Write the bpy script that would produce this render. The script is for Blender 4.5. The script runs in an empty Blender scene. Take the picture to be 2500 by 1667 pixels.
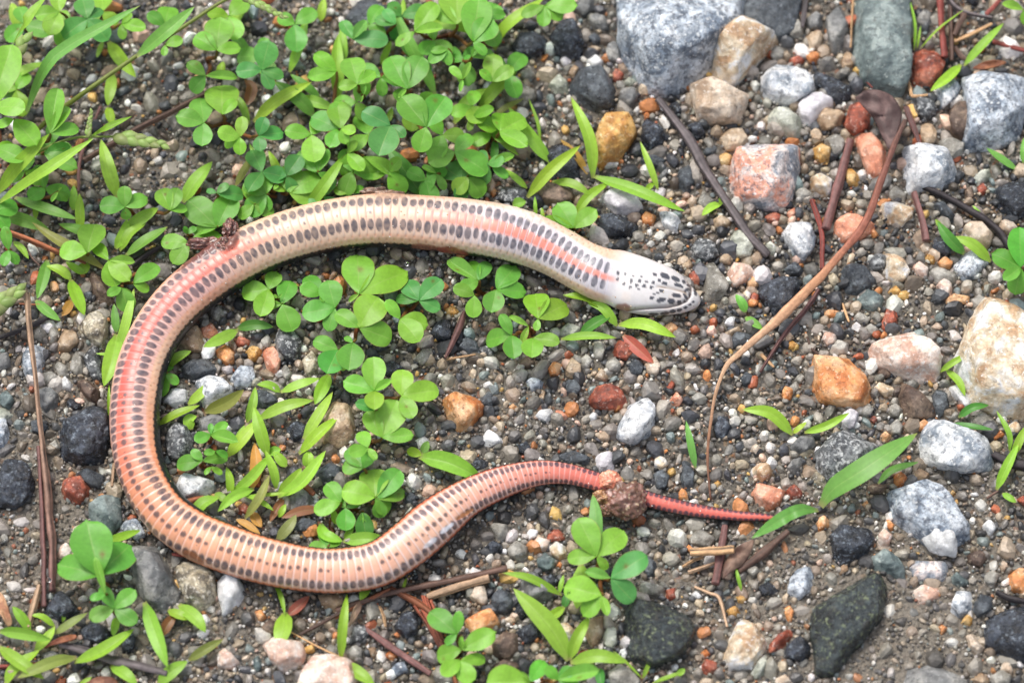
import bpy, bmesh, math, random
import numpy as np
from mathutils import Vector

# ------------------------------------------------------------------ camera, sky, sun, exposure
scene = bpy.context.scene
TILT = math.radians(22.0)
DIST = 1.0
LENS = 144.0
PXM = 1.0e-4                      # one photo pixel at the aim point, in metres (frame about 25 cm wide)
cam_data = bpy.data.cameras.new("camera")
cam = bpy.data.objects.new("camera", cam_data)
scene.collection.objects.link(cam)
cam.location = (0.0, -DIST * math.sin(TILT), DIST * math.cos(TILT))
cam.rotation_euler = (TILT, 0.0, 0.0)
cam_data.lens = LENS
cam_data.sensor_width = 36.0
cam_data.clip_start = 0.02
cam_data.clip_end = 200.0
cam_data.dof.use_dof = True
cam_data.dof.focus_distance = 0.995
cam_data.dof.aperture_fstop = 9.0
scene.camera = cam

SUN_EL, SUN_AZ = math.radians(58.0), math.radians(-35.0)     # azimuth from +Y (up in the photo) towards +X
world = bpy.data.worlds.new("World")
scene.world = world
world.use_nodes = True
wn = world.node_tree
wn.nodes.clear()
w_out = wn.nodes.new("ShaderNodeOutputWorld")
w_bg = wn.nodes.new("ShaderNodeBackground")
w_sky = wn.nodes.new("ShaderNodeTexSky")
w_sky.sky_type = 'NISHITA'
w_sky.sun_disc = False
w_sky.sun_elevation = SUN_EL
w_sky.sun_rotation = SUN_AZ
w_sky.air_density = 1.0
w_sky.dust_density = 4.0
w_hs = wn.nodes.new("ShaderNodeHueSaturation")               # thin overcast: greyer than clear blue
w_hs.inputs["Saturation"].default_value = 0.48
w_bg.inputs["Strength"].default_value = 0.15
wn.links.new(w_sky.outputs[0], w_hs.inputs["Color"])
wn.links.new(w_hs.outputs[0], w_bg.inputs["Color"])
wn.links.new(w_bg.outputs[0], w_out.inputs["Surface"])

sun_data = bpy.data.lights.new("sun", 'SUN')
sun_data.energy = 1.5
sun_data.angle = math.radians(14.0)
sun_data.color = (1.0, 0.96, 0.90)
sun = bpy.data.objects.new("sun", sun_data)
scene.collection.objects.link(sun)
sd = Vector((math.sin(SUN_AZ) * math.cos(SUN_EL), math.cos(SUN_AZ) * math.cos(SUN_EL), math.sin(SUN_EL)))
sun.rotation_euler = (-sd).to_track_quat('-Z', 'Y').to_euler()
sun.location = sd * 2.0

scene.view_settings.view_transform = 'Standard'
scene.view_settings.look = 'None'
scene.view_settings.exposure = 0.5
scene.view_settings.gamma = 1.0
scene.render.engine = 'CYCLES'

# ------------------------------------------------------------------ helpers
rng = np.random.default_rng(7)
random.seed(7)
COL = scene.collection
ct, st = math.cos(TILT), math.sin(TILT)
CAM = np.array([0.0, -DIST * st, DIST * ct])

def P(px, py, z=0.0):
    """photo pixel (2500 x 1667) -> the point on its line of sight at height z (metres)"""
    px = np.asarray(px, float); py = np.asarray(py, float); z = np.asarray(z, float)
    xc = (px - 1250.0) * PXM / DIST
    yc = -(py - 833.5) * PXM / DIST
    dx, dy, dz = xc, yc * ct + st, yc * st - ct
    t = (z - CAM[2]) / dz
    return np.stack(np.broadcast_arrays(CAM[0] + t * dx, CAM[1] + t * dy, CAM[2] + t * dz), -1)

def PROJ(w):
    """world points (n,3) -> photo pixels"""
    d = np.asarray(w, float) - CAM
    yc = d[:, 1] * ct + d[:, 2] * st; zc = -d[:, 1] * st + d[:, 2] * ct
    return np.column_stack([1250.0 + d[:, 0] / -zc * DIST / PXM, 833.5 - yc / -zc * DIST / PXM])

TILES = {'A': (0, 0), 'B': (830, 0), 'C': (1660, 0), 'D': (0, 550), 'E': (830, 550), 'F': (1660, 550),
         'G': (0, 1107), 'H': (830, 1107), 'I': (1660, 1107)}
def T(tile, x, y):
    if tile == 'W':
        return x * 1.0630, y * 1.0630
    ox, oy = TILES[tile]
    return ox + x / 2.8, oy + y / 2.8

def lin(r, g, b):
    c = np.array([r, g, b], float) / 255.0
    return np.where(c <= 0.04045, c / 12.92, ((c + 0.055) / 1.055) ** 2.4)

def hash3(ix, iy, iz, seed):
    n = (ix.astype(np.int64) * 374761393 + iy.astype(np.int64) * 668265263 + iz.astype(np.int64) * 2147483647 + seed * 974711) & 0x7fffffff
    n = ((n ^ (n >> 13)) * 1274126177) & 0x7fffffff
    n = (n ^ (n >> 16)) & 0xffff
    return n / 32767.5 - 1.0

def vnoise(p, seed=0):
    p = np.asarray(p, float)
    f = np.floor(p); i = f.astype(np.int64); t = p - f
    t = t * t * (3 - 2 * t)
    out = 0.0
    for dx in (0, 1):
        wx = t[..., 0] if dx else 1 - t[..., 0]
        for dy in (0, 1):
            wy = t[..., 1] if dy else 1 - t[..., 1]
            for dz in (0, 1):
                wz = t[..., 2] if dz else 1 - t[..., 2]
                out = out + wx * wy * wz * hash3(i[..., 0] + dx, i[..., 1] + dy, i[..., 2] + dz, seed)
    return out

def fbm(p, seed=0, oct=3, gain=0.5):
    a, s, out = 1.0, 1.0, 0.0
    for k in range(oct):
        out = out + a * vnoise(np.asarray(p) * s, seed + 17 * k)
        a *= gain; s *= 2.03
    return out

def gz(x, y):
    x = np.asarray(x, float); y = np.asarray(y, float)
    x, y = np.broadcast_arrays(x, y)
    p = np.stack([x / 0.035, y / 0.035, np.zeros_like(x) + 3.3], -1)
    return 0.0016 * fbm(p, 5, 3)

def make_mesh(name, verts, faces, mat, cols=None, smooth=True):
    """verts (n,3); faces list of index tuples or (m,k) array; cols (n,3) linear colours"""
    me = bpy.data.meshes.new(name)
    verts = np.asarray(verts, np.float32)
    fa = np.asarray(faces, np.int32)
    m, k = fa.shape
    me.vertices.add(len(verts)); me.vertices.foreach_set("co", verts.ravel())
    me.loops.add(m * k); me.loops.foreach_set("vertex_index", fa.ravel())
    me.polygons.add(m); me.polygons.foreach_set("loop_start", np.arange(0, m * k, k, dtype=np.int32))
    me.update(calc_edges=True)
    if cols is not None:
        ca = me.color_attributes.new("Col", 'FLOAT_COLOR', 'POINT')
        c4 = np.ones((len(verts), 4), np.float32); c4[:, :3] = np.clip(cols, 0, 1)
        ca.data.foreach_set("color", c4.ravel())
    me.polygons.foreach_set("use_smooth", np.full(m, smooth, bool))
    me.materials.append(mat)
    me.update()
    return me

def link(name, data, parent=None, loc=None):
    o = bpy.data.objects.new(name, data)
    COL.objects.link(o)
    if parent is not None: o.parent = parent
    if loc is not None: o.location = [float(v) for v in loc]
    return o

_ico = {}
def ico(sub):
    if sub not in _ico:
        bm = bmesh.new()
        bmesh.ops.create_icosphere(bm, subdivisions=sub, radius=1.0)
        v = np.array([x.co[:] for x in bm.verts]); f = np.array([[q.index for q in x.verts] for x in bm.faces])
        bm.free(); _ico[sub] = (v / np.linalg.norm(v, axis=1)[:, None], f)
    return _ico[sub]

def grid_faces(nu, nv, wrap=False):
    i = np.arange(nu - 1)[:, None]; j = np.arange(nv if wrap else nv - 1)[None, :]
    jn = (j + 1) % nv
    return np.stack(np.broadcast_arrays(i * nv + j, i * nv + jn, (i + 1) * nv + jn, (i + 1) * nv + j), -1).reshape(-1, 4)

def spline(pts, n):
    """Catmull-Rom through pts (m,k), resampled to n points evenly along the first 2 columns"""
    p = np.asarray(pts, float)
    if len(p) == 2:
        t = np.linspace(0, 1, n)[:, None]; return p[0] * (1 - t) + p[1] * t
    q = np.vstack([2 * p[0] - p[1], p, 2 * p[-1] - p[-2]])
    out = []
    t = np.linspace(0, 1, 24, endpoint=False)[:, None]
    for i in range(1, len(q) - 2):
        a, b, c, d = q[i - 1], q[i], q[i + 1], q[i + 2]
        out.append(0.5 * (2 * b + (c - a) * t + (2 * a - 5 * b + 4 * c - d) * t ** 2 + (3 * b - a - 3 * c + d) * t ** 3))
    out.append(p[-1:]); d = np.vstack(out)
    s = np.concatenate([[0], np.cumsum(np.linalg.norm(np.diff(d[:, :2], axis=0), axis=1))])
    si = np.linspace(0, s[-1], n)
    return np.stack([np.interp(si, s, d[:, k]) for k in range(d.shape[1])], -1)

# ---- labels: every thing says what it is and what it lies closest to
THINGS = []       # (object, description, category, (x, y), group)
LANDMARKS = []    # (phrase, (x, y))
def thing(o, desc, cat, xy, group=None, label=None):
    o["category"] = cat; o["kind"] = "thing"
    if group: o["group"] = group
    if label: o["label"] = label
    else: THINGS.append((o, desc, xy))
    return o
ORD = ["closest"] + [w + " closest" for w in "second third fourth fifth sixth seventh eighth ninth tenth eleventh twelfth".split()]
def finish_labels():
    by = {}
    for t in THINGS: by.setdefault(t[1], []).append(t)
    L = np.array([l[1] for l in LANDMARKS])
    for desc, ts in by.items():
        X = np.array([t[2] for t in ts])
        D = np.linalg.norm(X[:, None] - L[None], axis=2)
        rank = np.argsort(np.argsort(D, axis=0), axis=0)
        for i, t in enumerate(ts):
            cost = rank[i] * 0.02 + D[i]
            cost = np.where(rank[i] >= len(ORD), 1e3 + rank[i], cost)
            k = int(np.argmin(cost)); r = min(int(rank[i, k]), len(ORD) - 1)
            t[0]["label"] = f"{desc} {'beside' if D[i,k] < 0.012 else 'near'} {LANDMARKS[k][0]}" if len(ts) == 1 else f"{desc} {ORD[r]} to {LANDMARKS[k][0]}"

# ------------------------------------------------------------------ materials
def new_mat(name):
    m = bpy.data.materials.new(name); m.use_nodes = True
    nt = m.node_tree; nt.nodes.clear()
    out = nt.nodes.new("ShaderNodeOutputMaterial"); b = nt.nodes.new("ShaderNodeBsdfPrincipled")
    nt.links.new(b.outputs[0], out.inputs["Surface"])
    return m, nt, b, out
def N(nt, t, **kw):
    n = nt.nodes.new(t)
    for k, v in kw.items():
        if k in n.inputs: n.inputs[k].default_value = v
        else: setattr(n, k, v)
    return n
def rgba(c): return (float(c[0]), float(c[1]), float(c[2]), 1.0)
def ramp(nt, fac, stops, interp='LINEAR'):
    r = nt.nodes.new("ShaderNodeValToRGB"); r.color_ramp.interpolation = interp
    e = r.color_ramp.elements
    while len(e) < len(stops): e.new(0.5)
    for el, (p, c) in zip(e, stops):
        el.position = p; el.color = rgba(c)
    nt.links.new(fac, r.inputs[0]); return r.outputs[0]
def mixc(nt, fac, a, b, mode='MIX'):
    m = nt.nodes.new("ShaderNodeMix"); m.data_type = 'RGBA'; m.blend_type = mode
    for sock, val in ((m.inputs[0], fac), (m.inputs[6], a), (m.inputs[7], b)):
        if hasattr(val, "is_linked") or hasattr(val, "links"): nt.links.new(val, sock)
        elif np.ndim(val): sock.default_value = rgba(val)
        else: sock.default_value = val
    return m.outputs[2]
def coords(nt, scale=1000.0, per_object=True):
    tc = nt.nodes.new("ShaderNodeTexCoord")
    v = nt.nodes.new("ShaderNodeVectorMath"); v.operation = 'SCALE'; v.inputs[3].default_value = scale
    nt.links.new(tc.outputs["Object"], v.inputs[0]); res = v.outputs[0]
    if per_object:
        oi = nt.nodes.new("ShaderNodeObjectInfo")
        mm = nt.nodes.new("ShaderNodeVectorMath"); mm.operation = 'ADD'
        sc = nt.nodes.new("ShaderNodeMath"); sc.operation = 'MULTIPLY'; sc.inputs[1].default_value = 431.0
        nt.links.new(oi.outputs["Random"], sc.inputs[0])
        nt.links.new(res, mm.inputs[0]); nt.links.new(sc.outputs[0], mm.inputs[1]); res = mm.outputs[0]
    return res

STONE = {}
def stone_mat(key, c1, c2, c3, speck=None, speck_amt=0.0, light=None, light_amt=0.0, rough=0.5, crystal=0.35, big=0.14, bump=0.7, word=""):
    """c1..c3: mineral patch colours (sRGB); speck / light: dark and pale mineral grains"""
    m, nt, b, out = new_mat("stone_" + key)
    co = coords(nt)
    n1 = N(nt, "ShaderNodeTexNoise", Scale=big, Detail=4.0, Roughness=0.62, Distortion=0.6); nt.links.new(co, n1.inputs["Vector"])
    base = ramp(nt, n1.outputs[0], [(0.39, lin(*c1)), (0.5, lin(*c2)), (0.6, lin(*c3))])
    vo = N(nt, "ShaderNodeTexVoronoi", Scale=0.9); nt.links.new(co, vo.inputs["Vector"])
    sep = nt.nodes.new("ShaderNodeSeparateColor"); nt.links.new(vo.outputs["Color"], sep.inputs[0])
    g = ramp(nt, sep.outputs[0], [(0.0, (1 - crystal,) * 3), (1.0, (1 + crystal,) * 3)])
    base = mixc(nt, 1.0, base, g, 'MULTIPLY')
    n2 = N(nt, "ShaderNodeTexNoise", Scale=0.62, Detail=6.0, Roughness=0.74); nt.links.new(co, n2.inputs["Vector"])
    if speck is not None:
        f = ramp(nt, n2.outputs[0], [(0.0, (.85,) * 3), (0.34 + speck_amt * 0.25, (.8,) * 3), (0.45 + speck_amt * 0.25, (0, 0, 0))])
        base = mixc(nt, f, base, lin(*speck))
    if light is not None:
        n3 = N(nt, "ShaderNodeTexNoise", Scale=0.85, Detail=5.0, Roughness=0.7); nt.links.new(co, n3.inputs["Vector"])
        f = ramp(nt, n3.outputs[0], [(0.0, (0, 0, 0)), (0.58 - light_amt * 0.25, (0, 0, 0)), (0.68 - light_amt * 0.25, (.85,) * 3)])
        base = mixc(nt, f, base, lin(*light))
    # damp dirt lodged in low-frequency patches
    n4 = N(nt, "ShaderNodeTexNoise", Scale=0.22, Detail=5.0, Roughness=0.7); nt.links.new(co, n4.inputs["Vector"])
    f = ramp(nt, n4.outputs[0], [(0.56, (0, 0, 0)), (0.78, (0.55, 0.55, 0.55))])
    base = mixc(nt, f, base, lin(92, 82, 70))
    nt.links.new(base, b.inputs["Base Color"])
    rr = ramp(nt, n2.outputs[0], [(0.3, (rough - 0.14,) * 3), (0.7, (rough + 0.16,) * 3)])
    nt.links.new(rr, b.inputs["Roughness"])
    b.inputs["Specular IOR Level"].default_value = 0.6
    n5 = N(nt, "ShaderNodeTexNoise", Scale=0.9, Detail=6.0, Roughness=0.68); nt.links.new(co, n5.inputs["Vector"])
    mx = nt.nodes.new("ShaderNodeMath"); mx.operation = 'ADD'
    sc = nt.nodes.new("ShaderNodeMath"); sc.operation = 'MULTIPLY'; sc.inputs[1].default_value = 0.35
    nt.links.new(sep.outputs[1], sc.inputs[0]); nt.links.new(sc.outputs[0], mx.inputs[0]); nt.links.new(n5.outputs[0], mx.inputs[1])
    bp = N(nt, "ShaderNodeBump", Strength=bump, Distance=0.0009); nt.links.new(mx.outputs[0], bp.inputs["Height"])
    nt.links.new(bp.outputs[0], b.inputs["Normal"])
    STONE[key] = (m, word)

stone_mat('bluegran', (112, 124, 138), (172, 182, 192), (208, 214, 220), (58, 66, 80), 0.25, (226, 228, 228), 0.15, 0.5, 0.3, word="blue-grey granite")
stone_mat('whitegran', (128, 138, 148), (204, 208, 212), (234, 234, 232), (70, 78, 88), 0.1, (244, 244, 242), 0.2, 0.5, 0.25, word="white and grey granite")
stone_mat('darkgran', (58, 60, 64), (98, 102, 104), (136, 138, 138), (30, 32, 36), 0.3, (204, 206, 204), 0.25, 0.45, 0.4, word="dark speckled granite")
stone_mat('grey', (96, 98, 98), (128, 128, 126), (150, 148, 142), (62, 64, 66), 0.1, (182, 182, 178), 0.0, 0.5, 0.25, word="grey")
stone_mat('slate', (58, 64, 70), (78, 84, 90), (98, 104, 108), (36, 40, 46), 0.1, (138, 146, 152), 0.06, 0.34, 0.35, bump=0.9, word="slate-blue")
stone_mat('black', (30, 34, 42), (46, 51, 60), (68, 74, 84), (18, 20, 24), 0.1, (138, 148, 158), 0.12, 0.26, 0.6, bump=0.9, word="black basalt")
stone_mat('blackgreen', (34, 40, 42), (48, 56, 58), (60, 68, 68), (20, 24, 28), 0.1, (132, 142, 108), 0.14, 0.28, 0.6, bump=1.0, word="black green-flecked basalt")
stone_mat('green', (84, 98, 98), (116, 130, 128), (146, 158, 154), (56, 68, 72), 0.1, (178, 186, 178), 0.02, 0.45, 0.2, word="green-grey")
stone_mat('palegreen', (150, 154, 138), (186, 188, 172), (206, 208, 194), (110, 116, 104), 0.0, (226, 228, 218), 0.05, 0.45, 0.2, word="pale greenish quartz")
stone_mat('cream', (184, 148, 112), (220, 202, 172), (228, 228, 228), (120, 110, 96), -0.05, (250, 246, 238), 0.1, 0.45, 0.18, word="cream-white quartz")
stone_mat('white', (206, 206, 204), (230, 230, 228), (244, 244, 244), (160, 156, 148), -0.2, (252, 252, 252), 0.1, 0.35, 0.12, word="milky white quartz")
stone_mat('beige', (164, 138, 112), (196, 174, 150), (216, 200, 180), (110, 92, 78), 0.0, (236, 228, 216), 0.05, 0.5, 0.22, word="beige")
stone_mat('pinkwhite', (206, 164, 142), (222, 196, 178), (232, 220, 208), (140, 110, 98), -0.05, (246, 240, 234), 0.15, 0.45, 0.2, word="pale pink quartz")
stone_mat('pinkgran', (136, 144, 154), (230, 214, 206), (232, 164, 138), (86, 92, 104), 0.15, (240, 236, 232), 0.15, 0.5, 0.25, big=0.13, word="pink, white and grey granite")
stone_mat('salmon', (206, 130, 100), (226, 156, 124), (236, 182, 154), (150, 84, 62), 0.0, (246, 214, 194), 0.05, 0.45, 0.2, word="salmon pink")
stone_mat('orange', (190, 112, 58), (218, 150, 92), (232, 184, 138), (120, 74, 44), 0.0, (244, 214, 178), 0.05, 0.42, 0.22, word="orange")
stone_mat('amber', (176, 120, 54), (204, 156, 84), (222, 188, 130), (120, 80, 40), -0.05, (238, 216, 172), 0.05, 0.35, 0.2, word="amber yellow")
stone_mat('red', (128, 62, 44), (166, 84, 60), (192, 118, 92), (70, 40, 36), 0.1, (222, 186, 170), 0.05, 0.4, 0.3, word="red-brown")
stone_mat('brown', (82, 64, 54), (110, 90, 76), (138, 118, 100), (48, 38, 34), 0.1, (170, 152, 132), 0.0, 0.5, 0.25, word="brown")
stone_mat('tan', (150, 122, 94), (182, 156, 126), (204, 184, 158), (108, 84, 66), 0.0, (224, 210, 190), 0.05, 0.42, 0.2, word="tan")
stone_mat('glass', (122, 118, 108), (152, 148, 138), (178, 174, 164), (92, 88, 80), -0.1, (206, 204, 196), 0.05, 0.3, 0.18, word="translucent grey quartz")
stone_mat('lilac', (184, 180, 184), (208, 204, 208), (226, 222, 224), (150, 146, 154), -0.2, (240, 238, 240), 0.1, 0.4, 0.12, word="lilac-white quartz")
stone_mat('mottled', (104, 96, 82), (170, 158, 132), (214, 204, 180), (58, 56, 54), 0.2, (238, 232, 216), 0.1, 0.45, 0.25, big=0.22, word="mottled cream and brown")

def vcol_mat(name, rough=0.45, sss=0.0, translucent=0.0, bump=None, spec=0.5, coat=0.0, noise_amt=0.0):
    m, nt, b, out = new_mat(name)
    at = nt.nodes.new("ShaderNodeVertexColor"); at.layer_name = "Col"
    colr = at.outputs[0]
    if noise_amt:
        co = coords(nt)
        n = N(nt, "ShaderNodeTexNoise", Scale=0.8, Detail=4.0, Roughness=0.65); nt.links.new(co, n.inputs["Vector"])
        g = ramp(nt, n.outputs[0], [(0.3, (1 - noise_amt,) * 3), (0.7, (1 + noise_amt,) * 3)])
        colr = mixc(nt, 1.0, colr, g, 'MULTIPLY')
    nt.links.new(colr, b.inputs["Base Color"])
    b.inputs["Roughness"].default_value = rough
    b.inputs["Specular IOR Level"].default_value = spec
    if coat:
        b.inputs["Coat Weight"].default_value = coat; b.inputs["Coat Roughness"].default_value = 0.22
    if sss:
        b.inputs["Subsurface Weight"].default_value = sss
        b.inputs["Subsurface Radius"].default_value = (1.0, 0.45, 0.3); b.inputs["Subsurface Scale"].default_value = 0.0003
    if bump:
        co = coords(nt)
        n = N(nt, "ShaderNodeTexNoise", Scale=bump[0], Detail=4.0, Roughness=0.6); nt.links.new(co, n.inputs["Vector"])
        bp = N(nt, "ShaderNodeBump", Strength=bump[1], Distance=bump[2]); nt.links.new(n.outputs[0], bp.inputs["Height"])
        nt.links.new(bp.outputs[0], b.inputs["Normal"])
    if translucent:
        tr = nt.nodes.new("ShaderNodeBsdfTranslucent"); mx = nt.nodes.new("ShaderNodeMixShader")
        mx.inputs[0].default_value = translucent
        nt.links.new(mixc(nt, 1.0, colr, (1.15, 1.1, 0.6), 'MULTIPLY'), tr.inputs["Color"])
        nt.links.new(b.outputs[0], mx.inputs[1]); nt.links.new(tr.outputs[0], mx.inputs[2]); nt.links.new(mx.outputs[0], out.inputs["Surface"])
    return m
M_LEAF = vcol_mat("leaf", rough=0.42, translucent=0.3, bump=(0.9, 0.25, 0.0002), spec=0.4, noise_amt=0.10)
M_GRASS = vcol_mat("grass", rough=0.42, translucent=0.3, bump=(0.7, 0.2, 0.0002), spec=0.4, noise_amt=0.10)
M_WOOD = vcol_mat("dead_stem", rough=0.6, bump=(1.6, 0.5, 0.0003), spec=0.4, noise_amt=0.25)
M_GRAIN = vcol_mat("gravel_grain", rough=0.4, bump=(1.6, 0.5, 0.0003), spec=0.55, noise_amt=0.28)
M_SNAKE = vcol_mat("snake_skin", rough=0.36, sss=0.05, spec=0.5, coat=0.15, noise_amt=0.05)
M_FLESH = vcol_mat("raw_tissue", rough=0.3, sss=0.15, spec=0.6, coat=0.4, bump=(0.8, 0.6, 0.0006), noise_amt=0.3)

def ground_mat():
    m, nt, b, out = new_mat("damp_ground")
    co = coords(nt, per_object=False)
    n1 = N(nt, "ShaderNodeTexNoise", Scale=0.035, Detail=5.0, Roughness=0.6); nt.links.new(co, n1.inputs["Vector"])
    base = ramp(nt, n1.outputs[0], [(0.35, lin(66, 62, 57)), (0.5, lin(94, 89, 81)), (0.66, lin(118, 111, 101))])
    n2 = N(nt, "ShaderNodeTexNoise", Scale=1.3, Detail=4.0, Roughness=0.7); nt.links.new(co, n2.inputs["Vector"])
    g = ramp(nt, n2.outputs[0], [(0.3, (0.55,) * 3), (0.7, (1.4,) * 3)])
    base = mixc(nt, 1.0, base, g, 'MULTIPLY')
    vo = N(nt, "ShaderNodeTexVoronoi", Scale=1.0); nt.links.new(co, vo.inputs["Vector"])
    sep = nt.nodes.new("ShaderNodeSeparateColor"); nt.links.new(vo.outputs["Color"], sep.inputs[0])
    pal = ramp(nt, sep.outputs[0], [(0.0, lin(60, 60, 62)), (0.35, lin(120, 114, 104)), (0.6, lin(150, 142, 130)), (0.8, lin(160, 128, 92)), (0.93, lin(150, 84, 50)), (1.0, lin(190, 186, 178))])
    f = ramp(nt, sep.outputs[1], [(0.5, (0.0,) * 3), (0.7, (0.6,) * 3)])
    base = mixc(nt, f, base, pal)
    at = nt.nodes.new("ShaderNodeVertexColor"); at.layer_name = "Col"      # damp silt patches, laid where the silt lies
    base = mixc(nt, at.outputs[0], base, mixc(nt, 1.0, lin(128, 120, 108), g, 'MULTIPLY'))
    nt.links.new(base, b.inputs["Base Color"])
    b.inputs["Roughness"].default_value = 0.36
    ad = nt.nodes.new("ShaderNodeMath"); ad.operation = 'SUBTRACT'
    nt.links.new(n2.outputs[0], ad.inputs[0]); nt.links.new(vo.outputs["Distance"], ad.inputs[1])
    bp = N(nt, "ShaderNodeBump", Strength=0.9, Distance=0.0007); nt.links.new(ad.outputs[0], bp.inputs["Height"])
    nt.links.new(bp.outputs[0], b.inputs["Normal"])
    return m
M_GROUND = ground_mat()
m, nt, b, out = new_mat("water"); b.inputs["Transmission Weight"].default_value = 1.0; b.inputs["Roughness"].default_value = 0.02; b.inputs["IOR"].default_value = 1.33
M_WATER = m

# ------------------------------------------------------------------ ground
def mudness(x, y):
    """0..1, where wet silt fills the gaps (photo pixels on the ground)"""
    m = np.zeros(len(x))
    for (cx, cy, rx, ry, w) in [(2150,1560,420,200,1),(2000,1330,300,160,.7),(120,1250,200,260,.75),(500,1480,380,150,.5),(1350,1280,300,180,.45),(150,900,160,200,.5),(1250,1050,350,220,.3),(2400,1400,200,300,.5)]:
        m = np.maximum(m, w * np.exp(-(((x - cx) / rx) ** 2 + ((y - cy) / ry) ** 2)))
    return m + 0.18 * fbm(np.column_stack([x / 160, y / 160, np.zeros(len(x))]), 88, 2)
def build_ground():
    a = np.linspace(-0.2, 0.2, 200)
    o = np.array([0.24, 0.32, 0.5, 0.8, 1.5, 3.0, 6.0, 12.0, 25.0])
    ax = np.concatenate([-o[::-1], a, o])
    X, Y = np.meshgrid(ax, ax, indexing='ij')
    Z = gz(X, Y) - 0.0006
    f = grid_faces(len(ax), len(ax))[:, ::-1]
    V3 = np.stack([X, Y, Z], -1).reshape(-1, 3)
    q = PROJ(V3) if False else np.column_stack([1250 + V3[:, 0] / PXM, 833.5 - V3[:, 1] / PXM * ct])
    silt = np.clip(mudness(q[:, 0], q[:, 1]) * 1.1, 0, 0.9)
    me = make_mesh("ground", V3, f, M_GROUND, np.repeat(silt[:, None], 3, 1))
    g = link("ground", me); g["kind"] = "structure"; g["label"] = "damp dark sandy ground under the gravel"
build_ground()

# ------------------------------------------------------------------ stones traced one by one
# (tile, material, height factor, sharpness, own phrase or '', outline in tile pixels)
STONES = []
def S_(tile, mat, hf, p, pts, phrase='', land=None):
    STONES.append((tile, mat, hf, p, pts, phrase, land))
def hull2(pts):
    pts = sorted(map(tuple, pts))
    def half(ps):
        h = []
        for q in ps:
            while len(h) >= 2 and (h[-1][0]-h[-2][0])*(q[1]-h[-2][1]) - (h[-1][1]-h[-2][1])*(q[0]-h[-2][0]) <= 0: h.pop()
            h.append(q)
        return h[:-1]
    return np.array(half(pts) + half(pts[::-1]))

# -- landmarks: big or striking stones with a phrase of their own
S_('W','bluegran',.42,22,[(1415,-40),(1418,70),(1430,110),(1470,175),(1500,208),(1560,215),(1600,175),(1640,120),(1700,70),(1720,-40)],'largest blue-grey granite boulder, partly under a cream angular stone','the largest blue-grey granite boulder')
S_('W','slate',.3,16,[(1690,-40),(1700,60),(1780,90),(1830,70),(1850,-40)],'dark slate-blue stone lying behind the cream angular stone')
S_('C','cream',.62,30,[(340,90),(480,130),(650,215),(655,260),(560,370),(480,460),(380,560),(290,520),(225,450),(215,300),(185,230),(220,170)],'tall cream angular quartz stone propped against the granite boulder','the tall cream angular stone')
S_('C','beige',.5,24,[(55,550),(170,500),(350,560),(470,640),(460,720),(390,830),(230,835),(120,800),(105,680),(60,610)],'beige blocky stone just below the cream angular stone','the beige blocky stone')
S_('C','whitegran',.5,14,[(560,510),(640,440),(760,440),(880,490),(925,570),(890,650),(760,695),(640,670),(560,620)],'pale rounded granite cobble next to a black flat stone')
S_('C','lilac',.5,16,[(800,700),(870,640),(960,610),(1040,650),(1055,710),(960,780),(900,820),(830,790)])
S_('C','palegreen',.45,18,[(580,790),(640,720),(760,710),(830,800),(830,890),(770,950),(700,870),(640,830)],'pale greenish wedge of quartz above the pink granite stone')
S_('C','tan',.6,24,[(930,810),(970,740),(1080,715),(1140,760),(1110,840),(1000,880)])
S_('C','black',.35,16,[(900,480),(1040,500),(1170,570),(1180,650),(1120,700),(1050,680),(1000,600),(920,560)])
S_('C','pinkgran',.5,26,[(390,990),(500,980),(760,965),(830,1000),(830,1080),(800,1220),(740,1350),(640,1410),(520,1380),(400,1330),(355,1200),(350,1100)],'big pink, white and grey angular granite stone','the big pink and grey stone')
S_('C','green',.5,30,[(1215,-60),(1215,80),(1210,400),(1270,530),(1400,620),(1500,670),(1560,600),(1575,350),(1590,150),(1570,-60)],'long green-grey slab standing between twigs and pebbles','the long green-grey slab')
S_('C','grey',.45,22,[(1000,120),(1080,30),(1140,10),(1170,80),(1150,250),(1140,330),(1060,350),(1010,260)],'light grey elongated stone beside the long green-grey slab')
S_('C','tan',.3,9,[(1100,400),(1130,325),(1190,330),(1205,390),(1180,450),(1120,485)])
S_('C','red',.55,16,[(1600,400),(1660,350),(1760,370),(1815,430),(1790,510),(1700,600),(1620,580),(1590,480)])
S_('C','darkgran',.55,22,[(1570,700),(1650,670),(1740,690),(1750,780),(1690,830),(1610,780)])
S_('C','whitegran',.5,20,[(1740,640),(1800,560),(1880,540),(1920,600),(1890,680),(1800,745)])
S_('C','brown',.5,14,[(1840,760),(1900,690),(1980,690),(2025,770),(2000,880),(1930,945),(1860,910),(1835,830)],'dark brown rounded stone against a blue-grey granite wedge')
S_('C','bluegran',.5,28,[(1930,500),(2060,480),(2352,530),(2400,700),(2352,830),(2250,970),(2150,1030),(1960,1085),(1970,960),(2030,800),(2000,660),(1930,600)],'large blue-grey granite wedge with a brown stone at its edge','the blue-grey granite wedge')
S_('C','tan',.6,14,[(1640,860),(1720,845),(1755,900),(1740,980),(1680,1005),(1645,960)])
S_('C','glass',.5,20,[(1760,960),(1860,940),(1950,980),(1930,1060),(1850,1090),(1770,1000)])
S_('C','whitegran',.5,20,[(1520,1020),(1580,990),(1700,1010),(1800,1010),(1840,1080),(1890,1130),(1880,1220),(1790,1290),(1680,1270),(1590,1300),(1540,1200)],'whitish lumpy granite stone beside the long orange plant stalk','the whitish lumpy granite stone')
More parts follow.
